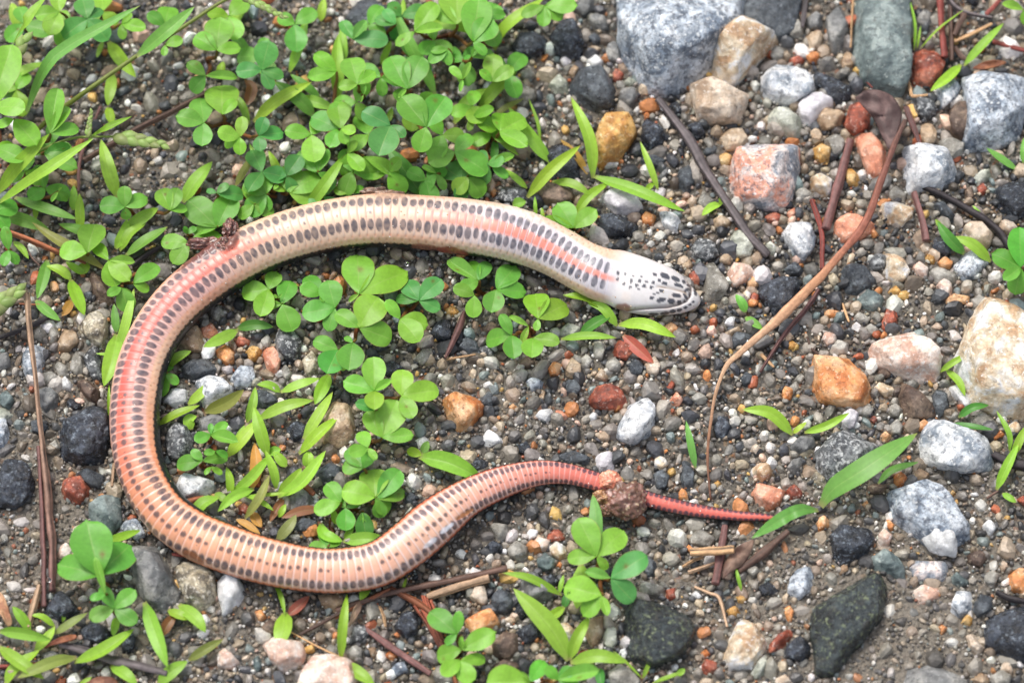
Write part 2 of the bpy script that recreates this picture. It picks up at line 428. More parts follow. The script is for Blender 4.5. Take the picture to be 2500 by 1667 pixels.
S_('C','salmon',.55,24,[(1210,960),(1240,890),(1310,895),(1390,980),(1420,1060),(1400,1180),(1360,1220),(1280,1150),(1230,1060)],'salmon pink elongated stone touching the dark dead leaf','the salmon pink elongated stone')
S_('C','red',.5,22,[(1120,840),(1170,700),(1230,690),(1310,770),(1300,860),(1210,915),(1150,890)],'red-brown angular stone half under the dark dead leaf')
S_('C','amber',.6,24,[(910,1000),(970,965),(1040,1000),(1030,1070),(970,1095),(920,1050)])
S_('C','cream',.6,16,[(895,1200),(960,1165),(1040,1210),(1040,1300),(1000,1340),(910,1280)])
S_('C','glass',.5,16,[(780,1310),(840,1265),(915,1310),(910,1345),(820,1350)])
S_('C','amber',.5,10,[(1125,1180),(1170,1125),(1230,1190),(1200,1250),(1140,1240)])
S_('C','tan',.5,16,[(270,950),(330,880),(430,880),(470,950),(420,1010),(320,1030)])
S_('C','amber',.5,14,[(240,1070),(310,1035),(365,1060),(350,1120),(270,1130)])
S_('C','slate',.5,12,[(160,1020),(220,975),(260,1010),(230,1060),(170,1060)])
S_('C','salmon',.45,14,[(1060,1500),(1150,1440),(1270,1450),(1350,1520),(1350,1560),(1250,1620),(1130,1640),(1060,1590)],'salmon pink rounded stone under the long orange plant stalk')
S_('C','cream',.6,24,[(1380,1390),(1430,1360),(1600,1420),(1590,1490),(1520,1535),(1400,1470)])
for t in [('glass',[(990,940),(1060,900),(1130,950),(1110,1030),(1050,1060)]),('orange',[(860,360),(920,330),(960,370),(940,420),(880,410)]),('red',[(750,380),(820,365),(860,390),(820,430),(760,430)]),
          ('tan',[(870,240),(920,195),(985,230),(960,310),(890,320)]),('grey',[(860,120),(930,60),(985,90),(960,190),(890,180)]),('glass',[(740,160),(800,100),(870,210),(820,250),(750,230)]),
          ('tan',[(890,880),(940,850),(985,910),(960,955),(910,940)]),('grey',[(1145,510),(1190,470),(1240,510),(1215,555),(1160,550)]),('glass',[(610,330),(670,290),(720,330),(700,400),(630,400)]),
          ('black',[(50,850),(130,830),(180,920),(130,940),(70,910)]),('glass',[(120,1370),(160,1285),(240,1360),(220,1410),(150,1420)]),('glass',[(1430,1320),(1480,1265),(1550,1320),(1540,1370),(1450,1360)]),
          ('slate',[(1730,1400),(1800,1370),(1880,1470),(1870,1520),(1790,1480)]),('red',[(580,1460),(650,1430),(700,1460),(680,1500),(600,1500)]),('salmon',[(730,1440),(790,1400),(800,1440),(760,1480)]),
          ('tan',[(220,1500),(290,1455),(350,1500),(330,1550),(240,1545)]),('grey',[(1620,120),(1670,60),(1720,90),(1720,170),(1660,190),(1620,160)]),('tan',[(2270,1180),(2320,1110),(2390,1130),(2380,1210),(2290,1230)]),
          ('black',[(2160,1290),(2250,1250),(2400,1280),(2400,1450),(2280,1500),(2180,1400)]),('slate',[(20,1100),(70,1060),(100,1250),(60,1330),(-20,1300),(-10,1150)]),('red',[(2030,1280),(2070,1250),(2105,1290),(2080,1330),(2040,1320)]),
          ('palegreen',[(2000,1220),(2060,1160),(2120,1150),(2125,1210),(2050,1260)]),('brown',[(1950,1300),(2000,1270),(2010,1350),(1960,1380)]),('beige',[(2190,1510),(2240,1490),(2310,1560),(2260,1600),(2190,1580)])]:
    S_('C',t[0],.5,16,t[1])

S_('F','whitegran',.5,22,[(700,30),(760,-40),(900,-40),(940,60),(910,160),(850,225),(780,160)],'white and grey granite wedge crossed by a thin dark red stem')
S_('F','palegreen',.45,24,[(340,70),(380,10),(470,30),(520,130),(480,200),(390,200)])
S_('F','glass',.4,14,[(160,400),(170,270),(220,225),(260,270),(335,395),(300,490),(230,555),(160,520)],"tear-shaped translucent grey stone just beyond the snake's snout","the tear-shaped grey stone")
S_('F','pinkwhite',.5,14,[(320,320),(370,240),(480,250),(515,310),(450,380),(370,415)])
S_('F','black',.45,24,[(530,410),(690,330),(830,370),(840,440),(740,560),(640,590),(560,490)],'black angular basalt stone beside the long orange plant stalk')
S_('F','slate',.5,24,[(1110,280),(1190,240),(1300,300),(1350,370),(1250,440),(1160,430)])
S_('F','cream',.5,18,[(1400,140),(1440,200),(1530,220),(1580,300),(1540,370),(1470,385),(1420,330)])
S_('F','bluegran',.35,22,[(1870,280),(1950,180),(2040,170),(2110,240),(2030,340),(1930,360)])
S_('F','beige',.55,12,[(1925,40),(1980,-30),(2100,-20),(2150,70),(2120,150),(2000,130)])
S_('F','black',.5,14,[(1720,150),(1760,80),(1850,80),(1880,140),(1840,200),(1760,190)])
S_('F','green',.45,16,[(1210,490),(1290,420),(1400,470),(1410,530),(1320,560),(1230,530)])
S_('F','pinkwhite',.45,18,[(1265,890),(1320,800),(1410,765),(1480,790),(1600,720),(1700,760),(1780,860),(1790,960),(1750,1040),(1680,1080),(1560,1020),(1440,960),(1350,950)],'large pale pink stone with a long pointed end','the large pale pink stone')
S_('F','orange',.4,20,[(900,900),(1000,885),(1180,900),(1250,980),(1310,1080),(1350,1170),(1320,1220),(1180,1240),(1090,1230),(960,1190),(920,1080),(960,990)],'large bright orange stone below the pale pink one','the large bright orange stone')
S_('F','cream',.5,22,[(2060,500),(2130,480),(2300,540),(2400,600),(2440,1250),(2280,1280),(2150,1240),(2030,1200),(1990,1100),(1940,960),(1870,870),(1900,800),(2010,730),(2010,600)],'largest cream-white rock with a grass seedling on its edge','the largest cream-white rock')
S_('F','brown',.5,22,[(1490,1090),(1530,1060),(1600,1120),(1700,1170),(1740,1240),(1680,1300),(1570,1310),(1510,1200)],'grey-brown shard between the pale pink stone and a slate oval')
S_('F','slate',.5,10,[(1720,1160),(1770,1095),(1830,1130),(1840,1230),(1780,1305),(1740,1250)])
S_('F','cream',.5,14,[(1325,1090),(1370,1060),(1450,1090),(1475,1130),(1410,1165),(1350,1130)])
S_('F','white',.4,18,[(1850,1090),(1890,1075),(1990,1180),(1990,1220),(1950,1235),(1870,1150)])
S_('F','lilac',.6,24,[(1100,1290),(1160,1250),(1225,1270),(1200,1370),(1150,1400),(1105,1360)])
S_('F','red',.5,22,[(1380,650),(1420,550),(1490,580),(1490,650),(1380,720)])
for t in [('glass',[(1190,610),(1230,575),(1300,615),(1290,655),(1220,640)]),('glass',[(1310,620),(1340,570),(1380,610),(1370,660)]),('glass',[(1260,690),(1310,655),(1365,700),(1310,740)]),
          ('orange',[(975,600),(1000,565),(1100,565),(1115,590),(1080,610),(1000,620)]),('amber',[(1430,440),(1470,395),(1520,430),(1490,470)]),('orange',[(1760,250),(1810,210),(1870,240),(1850,295),(1790,285)]),
          ('amber',[(1665,230),(1700,190),(1755,215),(1730,260)]),('orange',[(1810,500),(1870,460),(1975,480),(1970,520),(1860,545)]),('pinkwhite',[(1755,410),(1800,340),(1860,380),(1860,460),(1820,495)]),
          ('glass',[(1700,320),(1760,275),(1900,340),(1900,390),(1760,390)]),('beige',[(1640,140),(1680,105),(1720,130),(1710,180),(1655,185)]),('pinkwhite',[(1590,280),(1640,240),(1700,290),(1690,350),(1620,330)]),
          ('darkgran',[(1290,230),(1360,165),(1420,190),(1410,270),(1320,295)]),('slate',[(720,270),(780,215),(850,270),(820,320),(740,310)]),('palegreen',[(580,130),(620,90),(670,130),(650,175),(600,160)]),
          ('white',[(590,130),(630,90),(670,130),(640,175)]),('orange',[(455,370),(500,325),(550,370),(520,410),(470,405)]),('red',[(480,480),(510,440),(545,470),(530,520),(490,515)]),
          ('cream',[(430,450),(460,420),(490,450),(480,500),(440,495)]),('red',[(60,330),(100,300),(150,350),(130,400),(70,385)]),('tan',[(10,260),(60,230),(95,270),(60,295),(15,285)]),
          ('beige',[(485,200),(530,150),(580,200),(560,245),(500,240)]),('tan',[(265,210),(320,165),(365,200),(340,250),(280,245)]),('darkgran',[(70,150),(130,80),(260,100),(270,190),(170,240),(90,200)]),
          ('amber',[(730,780),(770,770),(810,800),(780,835),(740,825)]),('beige',[(700,750),(745,695),(785,730),(760,780),(710,785)]),('glass',[(1030,830),(1080,770),(1160,800),(1150,860),(1080,875)]),
          ('pinkwhite',[(970,760),(1000,710),(1075,730),(1070,790),(1010,810)]),('slate',[(330,760),(400,715),(490,740),(450,810),(370,830)]),('tan',[(260,750),(400,685),(420,715),(330,770),(280,775)]),
          ('glass',[(740,1100),(800,1050),(820,1110),(770,1150)]),('glass',[(780,1050),(830,990),(855,1030),(830,1070)]),('orange',[(695,1140),(720,1090),(780,1110),(760,1190),(710,1190)]),
          ('glass',[(1235,1250),(1290,1205),(1330,1250),(1290,1300),(1250,1290)]),('black',[(230,1380),(260,1290),(330,1290),(350,1370),(310,1450),(250,1440)]),('slate',[(410,1040),(450,990),(500,1020),(490,1080),(430,1090)]),
          ('glass',[(1420,1250),(1470,1200),(1530,1250),(1500,1300),(1440,1300)]),('glass',[(1430,1360),(1490,1310),(1530,1360),(1510,1420),(1450,1420)]),('orange',[(1370,1430),(1410,1395),(1450,1430),(1410,1470)]),
          ('palegreen',[(820,1370),(870,1310),(905,1350),(890,1390),(840,1400)]),('beige',[(480,1510),(520,1480),(560,1520),(520,1560)]),('grey',[(750,1500),(830,1430),(920,1440),(930,1500),(850,1550),(770,1560)]),
          ('orange',[(1620,1350),(1670,1310),(1710,1340),(1680,1390),(1630,1390)]),('glass',[(1810,1290),(1880,1250),(1930,1300),(1870,1330)]),('orange',[(2120,1410),(2200,1390),(2230,1430),(2150,1460)]),('cream',[(2240,1370),(2290,1330),(2340,1370),(2310,1420),(2250,1410)]),
          ('glass',[(1960,1330),(2050,1270),(2150,1310),(2160,1370),(2050,1385)]),('brown',[(1350,990),(1390,955),(1450,970),(1440,1030),(1380,1040)]),('red',[(1300,1320),(1330,1290),(1355,1320),(1330,1350)])]:
    S_('F',t[0],.5,16,t[1])

S_('I','whitegran',.5,24,[(1640,-80),(1680,-200),(1770,-250),(1870,-200),(2100,-120),(2150,-30),(2160,90),(2030,110),(1880,110),(1720,60)],'white craggy granite rock at the foot of thin grass','the white craggy granite rock')
S_('I','darkgran',.5,18,[(940,-20),(1020,-130),(1120,-160),(1250,-120),(1370,-50),(1340,60),(1200,170),(1050,180),(960,130)],'dark and white speckled granite stone under the broad grass blade','the black-and-white speckled stone')
S_('I','mottled',.4,24,[(870,150),(930,110),(1010,170),(1000,230),(940,210)])
S_('I','cream',.6,22,[(490,120),(540,55),(620,70),(640,130),(570,175)])
S_('I','salmon',.5,18,[(490,250),(540,190),(640,215),(720,240),(690,330),(620,375),(540,330)],'salmon pink lumpy stone above the tip of the tail','the salmon pink lumpy stone')
S_('I','red',.5,14,[(725,250),(780,200),(840,260),(830,310),(760,320)])
S_('I','black',.45,20,[(1020,560),(1080,500),(1300,520),(1340,600),(1260,680),(1170,740),(1060,750)],'wet black shiny stone with tiny pebbles along its top','the wet black stone')
S_('I','pinkwhite',.6,14,[(1350,570),(1390,505),(1450,560),(1430,625),(1370,620)])
S_('I','green',.45,18,[(1310,700),(1400,640),(1490,700),(1535,770),(1530,830),(1420,810),(1320,770)])
S_('I','bluegran',.4,20,[(1440,250),(1540,210),(1660,190),(1700,260),(1820,240),(1880,360),(1980,460),(1990,580),(1900,680),(1760,640),(1650,560),(1560,480),(1450,420)],'large blue-grey granite stone with a white quartz patch','the granite stone with a white patch')
S_('I','pinkgran',.3,20,[(1560,780),(1600,710),(1800,710),(1845,780),(1800,860),(1620,870)])
S_('I','pinkwhite',.25,14,[(1590,930),(1640,890),(1780,890),(1770,980),(1680,1020),(1600,990)])
S_('I','blackgreen',.3,16,[(1130,860),(1180,790),(1350,800),(1410,880),(1410,1000),(1380,1130),(1260,1180),(1200,1350),(1080,1480),(1000,1530),(930,1490),(910,1380),(890,1200),(920,1050),(1020,970)],'largest elongated black stone with green flecks sunk in mud','the long black green-flecked stone')
S_('I','black',.6,10,[(720,1330),(800,1260),(880,1290),(890,1380),(820,1420),(730,1400)])
S_('I','bluegran',.35,18,[(730,960),(750,850),(810,780),(900,770),(920,850),(870,960),(800,1010)])
S_('I','cream',.45,20,[(310,1400),(350,1230),(410,1130),(490,1140),(560,1220),(600,1300),(560,1380),(480,1460),(340,1480)],'cream-white three-cornered stone beside an orange-red chip','the cream three-cornered stone')
S_('I','red',.5,24,[(610,1310),(660,1250),(740,1200),(780,1215),(740,1270),(660,1350),(610,1360)])
S_('I','black',.5,12,[(530,920),(600,880),(680,920),(660,960),(560,970)])
S_('I','black',.4,16,[(2080,1240),(2110,1130),(2250,1060),(2400,1030),(2440,1380),(2280,1400),(2180,1340),(2090,1300)],'large black basalt stone beside pale small stones and mud')
S_('I','grey',.2,14,[(1430,1540),(1480,1480),(1700,1440),(1900,1480),(2000,1560),(1980,1660),(1430,1660)],'flat grey slab mostly sunk in the mud')
S_('I','whitegran',.5,20,[(1850,1050),(1890,940),(1970,920),(2000,1000),(1980,1090),(1900,1110)])
S_('I','orange',.5,14,[(2250,800),(2352,760),(2420,850),(2352,970),(2270,920)])
for t in [('amber',[(320,1060),(370,1030),(410,1070),(390,1110),(340,1110)]),('amber',[(390,970),(440,950),(465,980),(440,1010),(400,1000)]),('orange',[(710,1070),(750,1035),(780,1080),(760,1150),(720,1110)]),
          ('glass',[(60,570),(120,500),(230,540),(250,580),(190,630),(80,610)]),('orange',[(930,480),(960,420),(1020,440),(1010,500),(940,530)]),('orange',[(1410,430),(1470,480),(1450,530),(1415,500)]),
          ('beige',[(1960,1240),(2000,1230),(2080,1320),(2040,1370),(1980,1320)]),('white',[(2070,480),(2110,435),(2170,490),(2130,550)]),('brown',[(1960,690),(2040,650),(2100,710),(2060,770),(1980,740)]),
          ('green',[(1840,850),(1900,800),(1980,880),(1920,910)]),('slate',[(2000,1050),(2060,960),(2140,980),(2130,1070),(2040,1110)]),('amber',[(1920,1150),(1960,1095),(2000,1110),(1995,1170)]),
          ('red',[(140,1450),(180,1400),(250,1420),(260,1480),(190,1500)]),('brown',[(1270,230),(1290,200),(1420,210),(1410,260),(1280,265)]),('orange',[(1460,150),(1510,115),(1560,160),(1530,210),(1470,205)]),
          ('tan',[(1570,140),(1640,90),(1710,130),(1680,170),(1600,180)]),('red',[(2300,310),(2352,280),(2400,320),(2360,360)]),('amber',[(1845,260),(1870,230),(1890,255),(1870,280)]),
          ('amber',[(1870,320),(1900,290),(1910,330),(1880,345)]),('orange',[(1250,340),(1280,310),(1290,340),(1265,360)]),('white',[(1110,370),(1135,340),(1145,365),(1120,378)]),('black',[(680,380),(730,340),(800,360),(800,420),(720,440)]),
          ('glass',[(460,300),(490,285),(515,315),(495,335),(465,325)]),('grey',[(730,90),(770,30),(850,20),(830,90),(770,135)]),('orange',[(-20,270),(20,210),(60,280),(50,310),(0,310)]),('amber',[(235,190),(260,165),(285,190),(260,220)]),
          ('slate',[(10,160),(20,30),(70,20),(100,110),(90,230),(30,230)]),('black',[(520,1600),(600,1580),(640,1640),(540,1650)]),('beige',[(620,1550),(720,1510),(780,1560),(700,1600)]),('glass',[(450,790),(510,760),(550,800),(500,850)]),
          ('white',[(70,960),(110,930),(160,970),(120,990)]),('palegreen',[(600,1330),(590,1490),(520,1540),(480,1500),(560,1410)]),('beige',[(2190,1480),(2210,1390),(2280,1470),(2270,1530)]),('glass',[(2120,1510),(2200,1465),(2270,1520),(2250,1600),(2150,1590)]),
          ('tan',[(2000,1540),(2060,1490),(2120,1540),(2080,1600)]),('tan',[(1090,780),(1140,750),(1150,800),(1100,830)]),('beige',[(2190,740),(2230,715),(2250,770),(2210,800)]),('glass',[(2080,830),(2140,790),(2190,820),(2150,900),(2090,880)]),
          ('orange',[(30,640),(60,610),(100,640),(70,660)]),('orange',[(1770,1180),(1800,1160),(1830,1190),(1790,1230)]),('orange',[(140,1360),(180,1330),(215,1360),(180,1390)])]:
    S_('I',t[0],.5,16,t[1])

S_('E','orange',.55,12,[(720,1180),(790,1140),(860,1150),(900,1190),(975,1230),(960,1290),(900,1330),(860,1400),(800,1390),(780,1320),(720,1270)],"orange knobbly stone inside the snake's curve",'the orange knobbly stone')
S_('E','white',.4,14,[(965,1450),(1010,1395),(1080,1430),(1130,1460),(1120,1490),(1040,1505),(980,1490)],"milky white quartz piece inside the snake's curve",'the milky white quartz piece')
S_('E','white',.5,20,[(1330,1300),(1370,1255),(1450,1245),(1465,1290),(1410,1340)])
S_('E','red',.55,14,[(1700,1200),(1750,1100),(1830,1075),(1920,1120),(1960,1190),(1880,1255),(1760,1250)],'shiny red-brown stone next to a white granite stone','the shiny red-brown stone')
S_('E','whitegran',.5,18,[(1890,1400),(1940,1300),(1990,1210),(2090,1170),(2160,1230),(2150,1340),(2080,1440),(1990,1490),(1900,1450)],"white and grey granite stone inside the snake's open curve")
for t in [('orange',[(1420,980),(1460,925),(1520,950),(1500,1010),(1440,1025)]),('tan',[(1540,960),(1590,900),(1650,950),(1650,1010),(1590,1045),(1540,1010)]),('bluegran',[(1275,1060),(1310,1020),(1385,1060),(1370,1110),(1310,1120)]),
          ('glass',[(500,900),(560,840),(630,830),(640,880),(560,950)]),('black',[(620,720),(660,640),(750,630),(780,700),(750,780),(660,770)]),('slate',[(800,830),(860,760),(940,790),(960,860),(880,880)]),
          ('brown',[(970,690),(1030,655),(1110,690),(1080,730),(990,730)]),('palegreen',[(1490,720),(1560,670),(1650,700),(1620,750),(1520,760)]),('red',[(1870,850),(1900,790),(1960,820),(2010,880),(1960,930),(1890,910)]),
          ('beige',[(2080,960),(2150,900),(2190,960),(2170,1030),(2100,1020)]),('glass',[(1810,950),(1870,900),(1925,950),(1910,1000),(1830,1000)]),('beige',[(1740,1040),(1790,970),(1840,1040),(1810,1070)]),
          ('orange',[(2210,700),(2260,670),(2320,710),(2300,750),(2230,745)]),('slate',[(1960,960),(2020,905),(2080,970),(2060,1030),(1990,1030)]),('salmon',[(1470,1260),(1510,1255),(1560,1300),(1530,1320),(1480,1290)]),
          ('slate',[(1540,1060),(1620,1050),(1650,1110),(1620,1160),(1550,1140)]),('black',[(1220,1500),(1280,1480),(1310,1530),(1280,1570),(1220,1550)]),('darkgran',[(950,830),(1000,815),(1070,850),(1030,885),(970,875)]),
          ('amber',[(720,570),(770,540),(815,580),(790,610),(730,600)]),('black',[(290,960),(350,910),(440,960),(380,1030),(310,1010)]),('glass',[(1645,920),(1690,880),(1730,930),(1690,990),(1650,970)]),
          ('brown',[(1220,920),(1290,890),(1335,930),(1290,970),(1230,960)]),('glass',[(1180,1020),(1230,960),(1290,990),(1270,1050),(1210,1060)]),('slate',[(960,1180),(1020,1130),(1060,1180),(1040,1240),(980,1240)]),
          ('glass',[(1730,800),(1790,790),(1820,850),(1790,930),(1730,900)]),('red',[(2225,1120),(2270,1060),(2290,1090),(2260,1140)]),('salmon',[(2250,1200),(2300,1130),(2350,1190),(2320,1230)]),
          ('white',[(1690,1310),(1730,1265),(1770,1280),(1740,1330)]),('beige',[(1760,1440),(1800,1385),(1850,1410),(1840,1465),(1780,1465)]),('brown',[(1920,1120),(1960,1090),(2000,1120),(1980,1160)]),
          ('white',[(520,1470),(580,1450),(620,1490),(570,1540),(530,1520)]),('orange',[(1150,1240),(1185,1215),(1210,1240),(1180,1260)]),('tan',[(930,910),(970,890),(1000,930),(980,965),(940,950)]),('tan',[(1360,1170),(1370,1110),(1405,1130),(1395,1185)])]:
    S_('E',t[0],.5,14,t[1])

S_('B','slate',.4,16,[(30,110),(90,20),(200,-40),(330,20),(350,200),(250,300),(130,240)],'dark slate-blue stone at the back among clover leaves','the slate stone among clover')
S_('B','black',.5,14,[(1175,300),(1230,230),(1330,210),(1415,270),(1400,350),(1290,390),(1200,370)])
S_('B','black',.55,14,[(1440,220),(1480,150),(1590,130),(1660,200),(1670,330),(1600,400),(1500,380),(1450,310)])
S_('B','slate',.6,12,[(1590,560),(1640,470),(1760,460),(1840,520),(1880,620),(1860,720),(1760,740),(1640,680),(1595,620)],'blue-grey glossy rounded cobble left of the granite boulder','the glossy blue-grey cobble')
S_('B','amber',.55,16,[(1720,980),(1780,840),(1870,770),(1960,755),(2020,840),(2030,910),(1960,1020),(1880,1080),(1800,1120),(1730,1040)],'rough orange-yellow stone beside a grass seedling','the rough orange-yellow stone')
S_('B','black',.6,22,[(2060,860),(2100,800),(2200,850),(2225,910),(2190,990),(2120,1005),(2065,940)])
S_('B','black',.4,16,[(1390,1020),(1480,980),(1600,1020),(1640,1120),(1640,1220),(1520,1220),(1400,1120)])
S_('B','lilac',.5,18,[(1760,1350),(1860,1280),(1990,1300),(2080,1390),(2060,1450),(1900,1440)])
for t in [('grey',[(1600,60),(1640,-20),(1740,-20),(1730,70),(1670,120)]),('grey',[(1700,140),(1750,80),(1820,120),(1835,200),(1770,215)]),('white',[(1690,420),(1740,370),(1800,410),(1790,460),(1720,465)]),
          ('palegreen',[(1420,580),(1500,505),(1560,570),(1560,630),(1470,625)]),('red',[(1860,520),(1890,470),(1940,510),(1920,570),(1870,560)]),('grey',[(1900,650),(1950,595),(2030,620),(2035,680),(1970,740),(1910,700)]),
          ('glass',[(1100,600),(1200,530),(1330,600),(1340,660),(1250,720),(1130,680)]),('orange',[(2060,1470),(2100,1425),(2160,1460),(2140,1520),(2080,1520)]),('black',[(1760,1430),(1900,1470),(2040,1510),(1980,1600),(1850,1610),(1770,1530)]),
          ('whitegran',[(2180,1430),(2260,1420),(2340,1500),(2300,1570),(2210,1540)]),('orange',[(1020,1310),(1050,1280),(1080,1310),(1050,1345)]),('darkgran',[(1070,1330),(1130,1280),(1250,1280),(1300,1370),(1200,1400),(1080,1370)]),
          ('brown',[(1310,1290),(1400,1240),(1590,1300),(1600,1360),(1480,1400),(1330,1360)]),('slate',[(2050,1060),(2130,1040),(2230,1060),(2200,1120),(2090,1130)]),('grey',[(2170,1200),(2260,1090),(2230,1190),(2190,1240)]),
          ('tan',[(1560,500),(1600,430),(1640,460),(1600,540)]),('glass',[(1230,480),(1290,450),(1340,500),(1300,540),(1240,530)]),('cream',[(1400,440),(1430,400),(1465,430),(1440,470)]),('palegreen',[(1940,570),(1980,530),(2025,570),(1990,600)]),
          ('grey',[(1810,340),(1870,290),(1920,340),(1910,420),(1840,420)]),('tan',[(1680,330),(1740,310),(1790,330),(1740,370)]),('slate',[(1680,260),(1750,220),(1800,270),(1750,310)]),('black',[(2250,720),(2300,680),(2340,750),(2300,800)])]:
    S_('B',t[0],.5,16,t[1])

S_('D','mottled',.55,18,[(545,680),(590,620),(690,600),(740,660),(735,760),(690,830),(620,790),(560,740)],'mottled grey-brown stone left of the snake beside grass','the mottled grey-brown stone')
S_('D','darkgran',.5,22,[(570,870),(600,800),(670,830),(690,900),(700,1080),(640,1060),(580,980)])
S_('D','black',.5,24,[(410,1400),(440,1340),(560,1330),(680,1230),(740,1260),(760,1400),(740,1540),(700,1600),(540,1620),(440,1580)],"large black angular stone against the outside of the snake's bend",'the large black angular stone')
S_('D','darkgran',.55,18,[(1120,1450),(1170,1330),(1220,1310),(1310,1410),(1320,1480),(1280,1620),(1150,1600)],"dark speckled granite stone against the inside of the snake's bend",'the dark stone inside the bend')
S_('D','whitegran',.5,18,[(1330,1060),(1420,1015),(1520,1040),(1600,1110),(1590,1150),(1520,1170),(1400,1240),(1370,1180)],"white craggy stone inside the snake's bend among grass","the white craggy stone inside the bend")
S_('D','salmon',.5,22,[(1790,880),(1810,830),(1880,840),(1930,910),(1900,970),(1880,1040),(1820,960)])
for t in [('glass',[(480,920),(520,850),(570,920),(570,1000),(530,1035),(480,990)]),('glass',[(370,960),(410,930),(460,960),(470,1020),(400,1030)]),('whitegran',[(150,900),(200,810),(310,820),(300,920),(270,1030),(200,1080),(160,990)]),
          ('brown',[(520,1050),(570,1040),(690,1130),(680,1180),(640,1225),(560,1140)]),('grey',[(260,1130),(320,1080),(400,1160),(400,1200),(310,1285),(270,1230)]),('white',[(415,1060),(440,1030),(505,1090),(480,1125),(425,1110)]),
          ('glass',[(330,720),(380,680),(410,740),(380,800),(340,790)]),('tan',[(390,790),(440,710),(520,730),(540,800),(460,860),(400,850)]),('brown',[(595,340),(630,310),(700,370),(790,530),(750,565),(700,540),(640,450)]),
          ('orange',[(340,390),(370,375),(415,410),(400,450),(350,450)]),('grey',[(-40,900),(60,880),(80,960),(20,990),(-40,980)]),('bluegran',[(-60,1320),(40,1320),(65,1400),(40,1520),(-60,1540)]),('palegreen',[(-60,1250),(40,1250),(80,1290),(30,1340),(-60,1330)]),
          ('tan',[(1210,810),(1260,680),(1370,690),(1390,790),(1390,860),(1290,870)]),('salmon',[(1370,700),(1440,660),(1490,720),(1460,770),(1390,760)]),('glass',[(1440,580),(1500,540),(1540,600),(1490,650),(1450,630)]),
          ('red',[(1590,770),(1640,750),(1710,780),(1690,820),(1610,820)]),('orange',[(1480,850),(1540,800),(1600,870),(1600,930),(1550,950),(1500,910)]),('amber',[(1680,860),(1730,810),(1785,840),(1770,920),(1700,930)]),
          ('darkgran',[(1870,780),(1920,710),(2020,720),(2065,800),(2030,900),(1960,920),(1890,860)]),('bluegran',[(1570,1050),(1640,960),(1730,970),(1750,1050),(1680,1110),(1610,1110)]),('slate',[(1240,950),(1330,910),(1450,920),(1490,990),(1400,1020),(1320,1060),(1260,1020)]),
          ('white',[(1100,1190),(1170,1110),(1280,1120),(1290,1200),(1180,1235)]),('slate',[(1690,1180),(1760,1120),(1890,1150),(1900,1220),(1780,1250),(1710,1230)]),('grey',[(1350,1330),(1430,1280),(1530,1290),(1550,1360),(1480,1400),(1370,1420)]),
          ('tan',[(2230,1290),(2300,1190),(2400,1230),(2430,1450),(2330,1520),(2200,1480)]),('black',[(1960,1400),(2040,1330),(2120,1370),(2110,1450),(2000,1470)]),('mottled',[(2060,920),(2130,850),(2190,930),(2180,1020),(2090,1020)]),
          ('glass',[(1910,990),(1950,940),(1995,1000),(1960,1065)]),('black',[(450,1210),(500,1180),(560,1230),(530,1270),(470,1250)]),('slate',[(570,460),(620,440),(640,500),(600,530)]),('glass',[(120,620),(150,590),(170,640),(140,670)]),
          ('glass',[(280,1010),(340,990),(400,1030),(380,1090),(300,1080)]),('glass',[(330,1500),(380,1460),(410,1520),(370,1560)]),('slate',[(210,1340),(280,1320),(330,1370),(310,1440),(220,1410)]),('green',[(0,1150),(50,1130),(100,1190),(60,1260),(0,1230)]),
          ('glass',[(1780,780),(1820,730),(1860,780),(1840,840),(1790,830)]),('glass',[(220,720),(290,700),(330,760),(290,800),(230,780)])]:
    S_('D',t[0],.5,16,t[1])

S_('G','black',.5,16,[(-50,180),(20,60),(90,30),(180,60),(230,160),(210,300),(100,380),(-50,350)],'big black stone left of the long double straw','the big black stone by the straw')
S_('G','red',.5,16,[(420,220),(480,160),(560,150),(610,230),(590,300),(540,340),(440,290)],'red-brown and white stone right of the double straw')
S_('G','slate',.4,20,[(480,140),(600,100),(720,150),(690,240),(610,230)])
S_('G','green',.5,22,[(600,370),(700,300),(820,300),(840,430),(800,510),(760,550),(690,480),(610,420)],"smooth green-grey stone outside the snake's lower bend",'the smooth green-grey stone')
S_('G','bluegran',.5,22,[(830,470),(920,440),(960,490),(1000,560),(930,590),(840,530)])
S_('G','grey',.5,24,[(890,640),(1030,575),(1090,660),(1150,790),(1220,950),(1220,1040),(1080,1070),(980,990),(920,830),(890,730)],"large grey sparkling slab under the snake's lower bend",'the large grey sparkling slab')
S_('G','mottled',.5,18,[(1200,800),(1260,740),(1380,760),(1470,830),(1480,930),(1440,1040),(1340,1100),(1260,1000),(1220,900)],'mottled cream and brown stone beside the grey slab')
S_('G','white',.6,20,[(1480,860),(1560,840),(1650,870),(1660,970),(1590,1060),(1520,1110),(1490,980)],'white pitted stone under the belly of the snake')
S_('G','whitegran',.5,22,[(1190,260),(1220,160),(1290,135),(1480,190),(1470,240),(1380,290),(1230,320)],"white and grey wedge of granite inside the snake's lower bend")
S_('G','pinkwhite',.5,18,[(1780,1280),(1860,1250),(2060,1280),(2090,1370),(2060,1450),(1930,1490),(1850,1420)])
S_('G','pinkwhite',.5,18,[(2050,1500),(2130,1380),(2240,1360),(2400,1400),(2440,1550),(2400,1660),(2000,1660)],'large pinkish white stone below a thin trailing stem','the large pinkish white stone')
